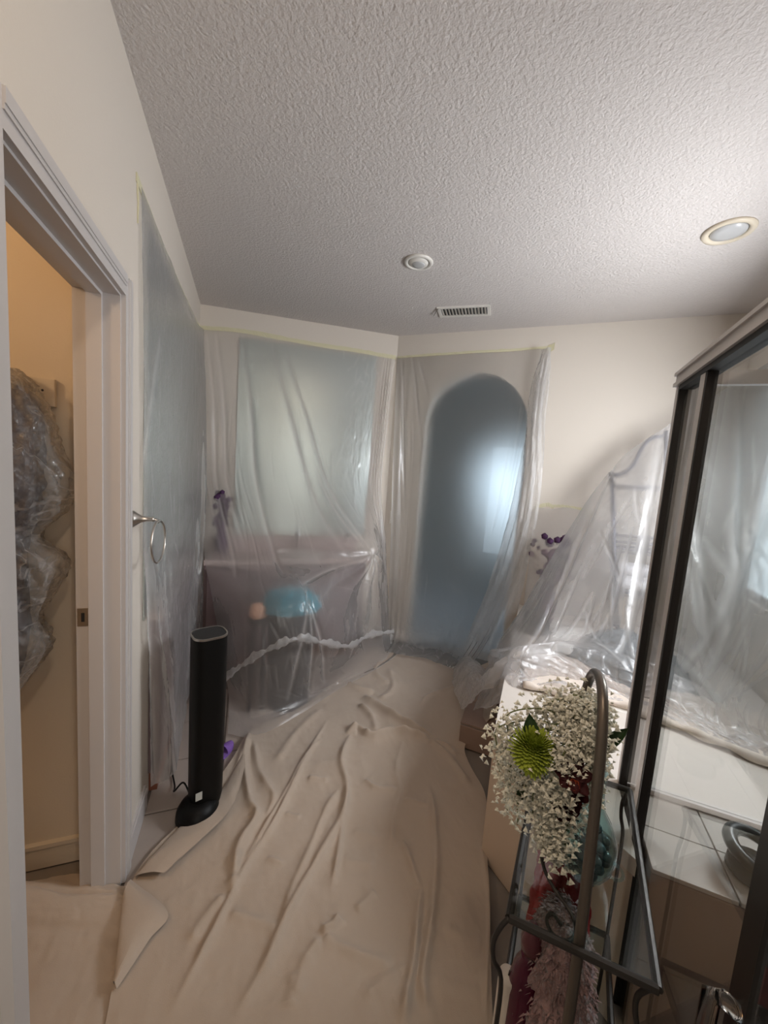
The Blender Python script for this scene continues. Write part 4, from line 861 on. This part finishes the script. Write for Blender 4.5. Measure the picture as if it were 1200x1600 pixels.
sheet('canvas', ctrl, 110, 130, 'canvas', d2, noise=((5, 5, 0.014, 121, False), (12, 8, 0.006, 123, True)), folds=((0.3, 0.35, 0.9, 0.55, 0.012, 0.03), (0.45, 0.5, 0.55, 0.95, 0.010, 0.03), (0.35, 0.16, 0.75, 0.20, 0.02, 0.02)), extra=lambda P, S, T: np.concatenate([P[..., :2], np.maximum(P[..., 2:], 0.003)], 2))

# ============================================================ TOWER HEATER, SLIPPER
tf = thing('tower_heater', 'slim black tower heater standing by the drop cloth edge', 'heater', (-0.13, 1.70, 0))
fc = np.array([-0.125, 1.70, 0]); fa = math.radians(20)
def TF(x, y, z): return (fc[0] + x * math.cos(fa) - y * math.sin(fa), fc[1] + x * math.sin(fa) + y * math.cos(fa), z)
def rrect(hx, hy, r, n=6):
    out = []
    for cx_, cy_, a0 in ((hx - r, hy - r, 0), (-hx + r, hy - r, 90), (-hx + r, -hy + r, 180), (hx - r, -hy + r, 270)):
        out += [(cx_ + r * math.cos(math.radians(a0 + 90 * k / n)), cy_ + r * math.sin(math.radians(a0 + 90 * k / n))) for k in range(n + 1)]
    return out
def loft(levels):
    V = []; n = len(rrect(1, 1, .5))
    for hx, hy, r, z in levels: V += [TF(x, y, z) for x, y in rrect(hx, hy, r)]
    F = [(i * n + k, i * n + (k + 1) % n, (i + 1) * n + (k + 1) % n, (i + 1) * n + k) for i in range(len(levels) - 1) for k in range(n)]
    F += [tuple(range(n - 1, -1, -1)), tuple(range((len(levels) - 1) * n, len(levels) * n))]
    return MB().add(V, F)
autosmooth(loft([(0.060, 0.055, .045, 0.05), (0.066, 0.060, .045, 0.09), (0.068, 0.062, .045, 0.5), (0.068, 0.062, .045, 0.818)]).build('tower', 'black_plastic', tf))
autosmooth(loft([(0.069, 0.063, .046, 0.816), (0.069, 0.063, .046, 0.824), (0.064, 0.058, .042, 0.824), (0.064, 0.058, .042, 0.818)]).build('rim', 'brushed_nickel', tf))
loft([(0.064, 0.058, .042, 0.820), (0.062, 0.056, .042, 0.8225)]).build('top_panel', 'dark_top', tf)
MB().lathe([(0.083, 0.0), (0.088, 0.02), (0.084, 0.05), (0.070, 0.075), (0.045, 0.09)], tuple(fc + np.array([-0.025, -0.035, 0])), 36).build('base', 'black_plastic', tf, True)
MB().box(-0.056, -0.030, -0.0633, -0.0615, 0.115, 0.150, TF).build('label', 'label_white', tf)
MB().tube(catmull(np.array([TF(-0.05, 0.055, 0.06), TF(-0.07, 0.09, 0.10), TF(-0.10, 0.12, 0.05), (-0.27, 1.86, 0.012), (-0.31, 2.0, 0.010)]), 30, 0).tolist(), 0.004, 6).build('power_cord', 'black_plastic', tf, True)
sl = thing('slipper', 'purple slipper on the tiles just behind the black tower heater', 'slipper', (-0.03, 2.02, 0))
SV = lambda pts: [(-0.062 + (x * .5 - y * .87) * .7, 2.03 + (x * .87 + y * .5) * .7, z * .8) for x, y, z in pts]
n = 24; o1 = [(0.10 * math.cos(2 * math.pi * k / n), 0.042 * math.sin(2 * math.pi * k / n) * (1 + .15 * math.cos(2 * math.pi * k / n)), 0) for k in range(n)]
MB().add(SV([(x, y, 0.002) for x, y, _ in o1] + [(x, y, 0.022) for x, y, _ in o1]), [tuple(range(n - 1, -1, -1)), tuple(range(n, 2 * n))] + [(k, (k + 1) % n, n + (k + 1) % n, n + k) for k in range(n)]).build('sole', 'lilac_cloth', sl)
P = []
for i in range(8):
    x = -0.02 + i * 0.016
    for k in range(9):
        a = math.pi * k / 8; wd = 0.045 * math.sqrt(max(0.02, 1 - ((x) / 0.105) ** 2)); P.append((x, wd * math.cos(a), 0.02 + 0.05 * math.sin(a) * (1 - i * 0.09)))
mesh_obj('strap', SV(P), grid_faces(8, 9), 'lilac_cloth', sl, True)
# ============================================================ ACCENT TABLE WITH ARCHED HANDLE
tbx = thing('side_stand', 'two tier metal and glass stand with an arched rod beside the shower', 'stand', W(0.17, 0.92, 0))
A, B, Cq, Dq = W(0.031, 0.694, .75), W(0.265, 0.694, .75), W(0.308, 1.156, .75), W(0.075, 1.156, .75)
def rail(a, b, name, r=0.0075, m='iron'): return MB().tube([a, b], r, 8).build(name, m, tbx)
for a, b in ((A, B), (B, Cq), (Cq, Dq), (Dq, A)): rail(a, b, 'shelf_rail')
def quad_slab(P4, z0, z1): return MB().prism([p[:2] for p in P4], z0, z1)
quad_slab((A, B, Cq, Dq), 0.752, 0.757).build('glass_shelf', 'shelf_glass', tbx)
LZ = 0.30
A2, B2, C2_, D2_ = [(p[0], p[1], LZ) for p in (A, B, Cq, Dq)]
for a, b in ((A2, B2), (B2, C2_), (C2_, D2_), (D2_, A2)): rail(a, b, 'lower_rail')
quad_slab((A2, B2, C2_, D2_), LZ + .002, LZ + .007).build('lower_shelf', 'shelf_glass', tbx)
for p, ou, ov in ((A, -0.022, -0.012), (B, -0.022, 0.012), (Cq, -0.01, 0.01), (Dq, -0.01, 0.01)):
    o_ = N2 * ou + N1 * ov; q = np.array(p)
    L_ = [q, q + o_ * 0.6 + np.array([0, 0, -.02]), q + o_ * 1.0 + np.array([0, 0, -.05]), q + o_ * .8 + np.array([0, 0, -.09]), q + np.array([0, 0, -.14]), q + np.array([0, 0, -.30]), (p[0], p[1], LZ), (p[0], p[1], 0.15), tuple(q * [1, 1, 0] + o_ * 0.5 + np.array([0, 0, 0.006]))]
    MB().tube(catmull(np.array([np.array(x) for x in L_]), 40, 0).tolist(), 0.0045, 8).build('leg', 'iron', tbx, True)
um = 0.150
AP = [W(um, 0.70, 0.10), W(um, 0.705, 0.60), W(um, 0.71, 0.76), W(um, 0.725, 0.90), W(um, 0.75, 1.05), W(um, 0.78, 1.13), W(um, 0.83, 1.172), W(um, 0.90, 1.165), W(um, 0.97, 1.12), W(um, 1.03, 1.02), W(um, 1.08, 0.88), W(um, 1.12, 0.76), W(um, 1.14, 0.6), W(um, 1.15, 0.10)]
MB().tube(catmull(np.array(AP), 90, 0).tolist(), 0.0095, 10).build('arched_rod', 'iron_bronze', tbx, True)
sp = [on_v(846, 1338, .80), on_v(852, 1362, .79), on_v(868, 1392, .775), on_v(888, 1420, .755), on_v(899, 1445, .74), on_v(897, 1463, .735), on_v(884, 1470, .735), on_v(866, 1462, .74), on_v(856, 1446, .745), on_v(855, 1433, .75), on_v(864, 1428, .75), on_v(877, 1446, .745)]
MB().tube(catmull(np.array([np.array(x) for x in sp]), 60, 0).tolist(), 0.0035, 8).build('scroll', 'iron', tbx, True)

# vase with pebbles
VC = W(0.165, 0.845, 0)
vs = thing('vase', 'round teal glass vase on the stand holding flowers and pebbles', 'vase', (VC[0], VC[1], 0.758))
MB().lathe([(0.022, 0.758), (0.036, 0.764), (0.050, 0.79), (0.056, 0.82), (0.053, 0.85), (0.040, 0.882), (0.026, 0.905), (0.020, 0.94), (0.021, 1.0), (0.023, 1.01), (0.020, 1.01), (0.018, 0.94), (0.023, 0.905), (0.037, 0.88), (0.050, 0.85), (0.053, 0.82), (0.047, 0.792), (0.034, 0.768)], VC, 40).build('body', 'teal_glass', vs, True)
MB().tube(arc((VC[0] + .028, VC[1] - .046, 0.80), 0.016, -130, 130, 14, (0.5, -0.8, 0), (0, 0, 1)), 0.003, 8).build('ring_handle', 'teal_glass', vs, True)
pm = None
for z, n_, r_ in ((0.782, 6, 0.026), (0.803, 8, 0.034), (0.824, 8, 0.036), (0.845, 7, 0.030)):
    for k in range(n_):
        a = 2 * math.pi * (k + z * 31) / n_; loc = (VC[0] + r_ * math.cos(a), VC[1] + r_ * math.sin(a), z)
        if pm is None: o = MB().ico((0, 0, 0), 0.0125, 2, (1, 1, 0.75)).build('glass_pebble', 'teal_pebble', None, True); pm = o.data
        else: o = bpy.data.objects.new('glass_pebble', pm); COL.objects.link(o)
        o.location = loc; tag(o, 'dark teal glass pebble inside the round vase', 'pebble', 'glass pebbles in the vase')

# flowers
MOUTH = Vector((VC[0], VC[1], 1.0)); CAMV = Vector((0, 0, CAM_H))
def target(px, py, toward=0.0):
    """point on the upright plane through the vase that faces the doorway, moved a little outwards"""
    d_ = _ray(px, py); nrm_ = np.array([VC[0], VC[1], 0]); t = (nrm_.dot(nrm_)) / nrm_.dot(d_); q = Vector(_C + d_ * t)
    return q + (CAMV - q).normalized() * toward
def bell(mb, c, r, up):
    q = Vector((0, 0, 1)).rotation_difference(Vector(up).normalized()); n_ = 6; V = [Vector(c) + q @ Vector((0, 0, r * .9))]
    for rr, zz in ((0.65, 0.65), (0.8, 0.1), (1.35, -0.35)):
        for k in range(n_):
            a = 2 * math.pi * k / n_; wob = 1 + ((0.45 if k % 2 else -0.25) if rr > 1 else 0); V.append(Vector(c) + q @ Vector((r * rr * wob * math.cos(a), r * rr * wob * math.sin(a), r * zz)))
    F = [(0, 1 + k, 1 + (k + 1) % n_) for k in range(n_)] + [(1 + i * n_ + k, 1 + (i + 1) * n_ + k, 1 + (i + 1) * n_ + (k + 1) % n_, 1 + i * n_ + (k + 1) % n_) for i in range(2) for k in range(n_)]
    mb.add(V, F)
rnd = random.Random(5)
def spray(px, py, tw, nb_=26, spread=0.022, drop=0.05):
    tip = target(px, py, tw); 
    which = 'drooping at the left edge of the bouquet' if px < 826 else 'in the upper mass behind the arched rod top' if py < 1155 else 'hanging low above the crimson scarf' if py > 1260 else 'in the middle around the red flower'
    t = thing('white_flower', 'small white flower spray ' + which, 'flower', tuple(MOUTH), 'white flower sprays ' + which)
    midp = MOUTH.lerp(tip, 0.5) + Vector((0, 0, 0.05 + 0.03 * rnd.random())); end = tip + Vector((0, 0, -drop * .5))
    C_ = catmull(np.array([tuple(MOUTH - Vector((0, 0, .08))), tuple(MOUTH), tuple(midp), tuple(tip + Vector((0, 0, drop * .5))), tuple(end)]), 26, 0)
    MB().tube(C_.tolist(), 0.0016, 5).build('stem', 'stem_green', t, True)
    mb = MB()
    nb_ = int(nb_ * 5)
    for k in range(nb_):
        f = 0.60 + 0.40 * (k / nb_); i = min(25, int(f * 25)); b_ = Vector(C_[i]) + Vector((rnd.gauss(0, spread), rnd.gauss(0, spread), rnd.gauss(-0.006, spread)))
        bell(mb, b_, rnd.uniform(0.0022, 0.0044), (rnd.gauss(0, .7), rnd.gauss(0, .7), 0.9))
    mb.build('blossoms', 'petal_white', t)
for px, py, tw, n_, s_, dr in ((795, 1130, .02, 18, .014, .05), (778, 1152, .03, 18, .014, .05), (800, 1165, .03, 20, .016, .05), (782, 1190, .03, 20, .014, .05), (800, 1210, .04, 24, .016, .06), (795, 1245, .04, 20, .012, .07), (820, 1225, .05, 30, .016, .06), (812, 1262, .05, 18, .012, .08),
                          (850, 1112, -.01, 26, .016, .03), (875, 1105, -.02, 30, .018, .03), (900, 1112, -.01, 34, .018, .03), (922, 1108, .0, 30, .016, .03), (895, 1135, .02, 34, .018, .03), (925, 1140, .02, 34, .016, .03), (940, 1128, .0, 24, .012, .03),
                          (905, 1170, .05, 34, .014, .03), (928, 1170, .04, 34, .014, .04), (935, 1195, .04, 30, .012, .05), (880, 1190, .07, 24, .012, .04), (930, 1230, .03, 22, .010, .05), (842, 1215, .08, 34, .014, .05), (860, 1235, .08, 34, .014, .05), (885, 1232, .08, 24, .012, .06), (835, 1250, .07, 34, .014, .06), (850, 1268, .07, 30, .014, .06),
                          (868, 1290, .07, 36, .015, .06), (885, 1305, .06, 36, .014, .06), (868, 1318, .06, 36, .014, .07), (850, 1300, .06, 30, .013, .06), (880, 1335, .05, 30, .011, .05), (858, 1150, .03, 22, .014, .03), (920, 1120, -.03, 24, .016, .03)):
    spray(px, py, tw, n_, s_, dr)
# green chrysanthemum
cm = thing('chrysanthemum', 'spiky lime green chrysanthemum at the left of the bouquet', 'flower', tuple(MOUTH))
cc_ = target(833, 1172, 0.085); axis = (Vector((-0.48, -0.58, 0.62))).normalized()
MB().tube(catmull(np.array([tuple(MOUTH - Vector((0, 0, .08))), tuple(MOUTH), tuple(MOUTH.lerp(cc_, .6) + Vector((0, 0, .02))), tuple(cc_ - axis * .02)]), 16, 0).tolist(), 0.002, 6).build('stem', 'stem_green', cm, True)
mb = MB(); q = Vector((0, 0, 1)).rotation_difference(axis)
mb.ico(tuple(cc_ - axis * 0.004), 0.014, 2)
for k in range(190):
    f = (k + 0.5) / 190; th = math.acos(1 - f * 1.10); ph = k * 2.399963
    dv = q @ Vector((math.sin(th) * math.cos(ph), math.sin(th) * math.sin(ph), math.cos(th))); L_ = 0.026 + 0.024 * f + rnd.uniform(-.003, .003)
    sd = dv.cross(Vector((0.3, 0.2, 1))).normalized(); up_ = sd.cross(dv); c0 = cc_ - axis * 0.012
    V = []
    for fr_, wd in ((0.05, .0020), (0.5, .0044), (0.85, .0050), (1.0, .0016)):
        ctr = c0 + dv * L_ * fr_ + axis * (0.006 * fr_ * fr_) ; V += [ctr - sd * wd, ctr + up_ * 0.0012, ctr + sd * wd]
    mb.add(V, [(i * 3 + j, i * 3 + j + 1, i * 3 + j + 4, i * 3 + j + 3) for i in range(3) for j in range(2)])
o = mb.build('petals', 'petal_lime', cm)
# dark red flower with coral centre
rf_ = thing('red_flower', 'dark red flower with a coral centre in the bouquet', 'flower', tuple(MOUTH))
c0 = target(893, 1210, 0.075); ax2 = (CAMV - c0).normalized()
MB().tube(catmull(np.array([tuple(MOUTH - Vector((0, 0, .06))), tuple(MOUTH), tuple(c0 - ax2 * .01)]), 12, 0).tolist(), 0.002, 6).build('stem', 'stem_green', rf_, True)
q2 = Vector((0, 0, 1)).rotation_difference(ax2)
def petal(c, qd, ang, L_, wd, cup):
    V = []; n_ = 6
    for i in range(n_):
        f = i / (n_ - 1); ww = wd * math.sin(math.pi * min(0.97, 0.08 + f * .9)) ** 0.7
        for s_ in (-1, -.4, .4, 1):
            l = Vector((L_ * f, ww * s_, cup * f * f + 0.006 * s_ * s_)); l = Matrix.Rotation(ang, 3, 'Z') @ l; V.append(Vector(c) + qd @ l)
    return V, grid_faces(n_, 4)
mb = MB()
for k in range(9): mb.add(*petal(c0, q2, k * 2.4, 0.022 + .008 * (k % 3), 0.013, 0.012))
mb.build('petals', 'petal_red', rf_, True)
mb = MB()
for k in range(5): mb.add(*petal(target(897, 1226, 0.085), q2, k * 1.2566, 0.010, 0.006, 0.008))
mb.build('centre', 'petal_coral', rf_, True)
rb = thing('red_flower', 'trailing dark red blossom low in the bouquet beside the pebbles', 'flower', tuple(MOUTH))
mb = MB(); 
for (a, b) in ((872, 1250), (895, 1258), (905, 1240), (880, 1268)):
    for k in range(4): mb.add(*petal(target(a, b, 0.06), q2, k * 1.6 + a, 0.018, 0.010, 0.008))
mb.build('petals', 'petal_red', rb, True)
MB().tube(catmull(np.array([tuple(MOUTH), tuple(target(903, 1240, .06)), tuple(target(897, 1290, .06))]), 14, 0).tolist(), 0.003, 6).build('tendril', 'petal_red', rb, True)
# leaves
def leaf(px, py, tw, dx, dy, L_, wd, label):
    b_ = target(px, py, tw); e_ = target(px + dx, py + dy, tw); t = thing('leaf_stem', label, 'leaf', tuple(MOUTH))
    dv = (e_ - b_).normalized(); sd = dv.cross((CAMV - b_).normalized()).normalized(); up_ = sd.cross(dv); V = []
    for i in range(9):
        f = i / 8; ww = wd * math.sin(math.pi * min(.98, .04 + f * .94)) ** .8
        for s_ in (-1, -.5, 0, .5, 1): V.append(b_ + dv * L_ * f + sd * ww * s_ + up_ * (0.010 * abs(s_) - 0.016 * f * f))
    mesh_obj('leaf', V, grid_faces(9, 5), 'leaf_green', t, True)
    MB().tube(catmull(np.array([tuple(MOUTH), tuple(MOUTH.lerp(b_, .5) + Vector((0, 0, .02))), tuple(b_)]), 10, 0).tolist(), 0.0018, 5).build('stem', 'stem_green', t, True)
leaf(832, 1160, 0.05, -3, -30, 0.055, 0.016, 'dark green leaf standing up behind the lime chrysanthemum')
leaf(935, 1172, 0.0, 36, -26, 0.075, 0.012, 'dark pointed leaf reaching right past the arched rod')
leaf(825, 1232, 0.06, -18, 22, 0.045, 0.012, 'dark green leaf low on the left of the bouquet')
leaf(900, 1205, 0.05, 16, 2, 0.035, 0.011, 'dark green leaf right of the red flower')
# things on the lower shelf
bt = thing('bottle', 'dark maroon bottle with a rounded stopper on the lower shelf', 'bottle', W(0.075, 0.80, LZ))
bc = on_z(815, 1590, 0.42); 
MB().lathe([(0.030, LZ + .008), (0.036, LZ + .02), (0.040, LZ + .10), (0.038, LZ + .19), (0.028, LZ + .245), (0.017, LZ + .27), (0.018, LZ + .28)], (bc[0], bc[1], 0), 32).build('body', 'maroon_glass', bt, True)
MB().lathe([(0.012, LZ + .279), (0.020, LZ + .29), (0.022, LZ + .31), (0.014, LZ + .335), (0.008, LZ + .350), (0.002, LZ + .354)], (bc[0], bc[1], 0), 24).build('stopper', 'maroon_stopper', bt, True)
wc = on_z(786, 1590, 0.40)
cd = thing('candle', 'white pillar candle left of the maroon bottle', 'candle', (wc[0], wc[1], LZ))
MB().lathe([(0.019, LZ + .008), (0.020, LZ + .012), (0.020, LZ + .205), (0.018, LZ + .21), (0.003, LZ + .207)], (wc[0], wc[1], 0), 24).build('wax', 'candle_wax', cd, True)
MB().tube([(wc[0], wc[1], LZ + .206), (wc[0] + .002, wc[1], LZ + .218)], 0.0012, 5).build('wick', 'gasket', cd)
mb = MB(); pc = np.array(W(0.145, 0.80, 0))
lump(mb, [(pc[0], pc[1], LZ + .01, .05, .05), (pc[0], pc[1], LZ + .05, .075, .06), (pc[0], pc[1], LZ + .16, .072, .055), (pc[0] + .005, pc[1] + .01, LZ + .27, .060, .050), (pc[0] + .012, pc[1] + .02, LZ + .325, .045, .040), (pc[0] + .016, pc[1] + .03, LZ + .365, .022, .02), (pc[0] + .016, pc[1] + .03, LZ + .375, .004, .004)], seg=60, n=70, amp=0.018, seed=33, fx=10, fz=12)
_rt = random.Random(3); base_v = list(mb.v); n0 = len(base_v)
for k in range(2600):
    p_ = Vector(base_v[_rt.randrange(60, n0 - 60)]) + Vector((_rt.gauss(0, .003), _rt.gauss(0, .003), _rt.gauss(0, .004))); o_ = (p_ - Vector((pc[0], pc[1], p_.z))).normalized()
    sd = Vector((-o_.y, o_.x, 0)) * 0.0022; tip = p_ + o_ * _rt.uniform(.004, .012) + Vector((_rt.gauss(0, .003), _rt.gauss(0, .003), -_rt.uniform(.004, .016)))
    mb.add([p_ - sd, p_ + sd, (p_ + tip) / 2 + o_ * .003 + sd * .6, tip], [(0, 1, 2), (0, 2, 3)])
tag(mb.build('throw', 'pink_fuzz', None, True), 'fuzzy dusty pink throw heaped on the lower shelf of the stand', 'throw')
mb = MB(); pr = np.array(W(0.150, 0.945, 0))
lump(mb, [(pr[0], pr[1], LZ + .01, .05, .05), (pr[0], pr[1], LZ + .10, .065, .06), (pr[0], pr[1], LZ + .30, .055, .05), (pr[0], pr[1], LZ + .405, .052, .045), (pr[0] - .005, pr[1], LZ + .435, .02, .02), (pr[0] - .005, pr[1], LZ + .44, .004, .004)], seg=48, n=60, amp=0.018, seed=35, fx=10, fz=8)
tag(mb.build('red_scarf', 'red_cloth', None, True), 'crimson scarf gathered behind the pink throw under the glass shelf', 'scarf')
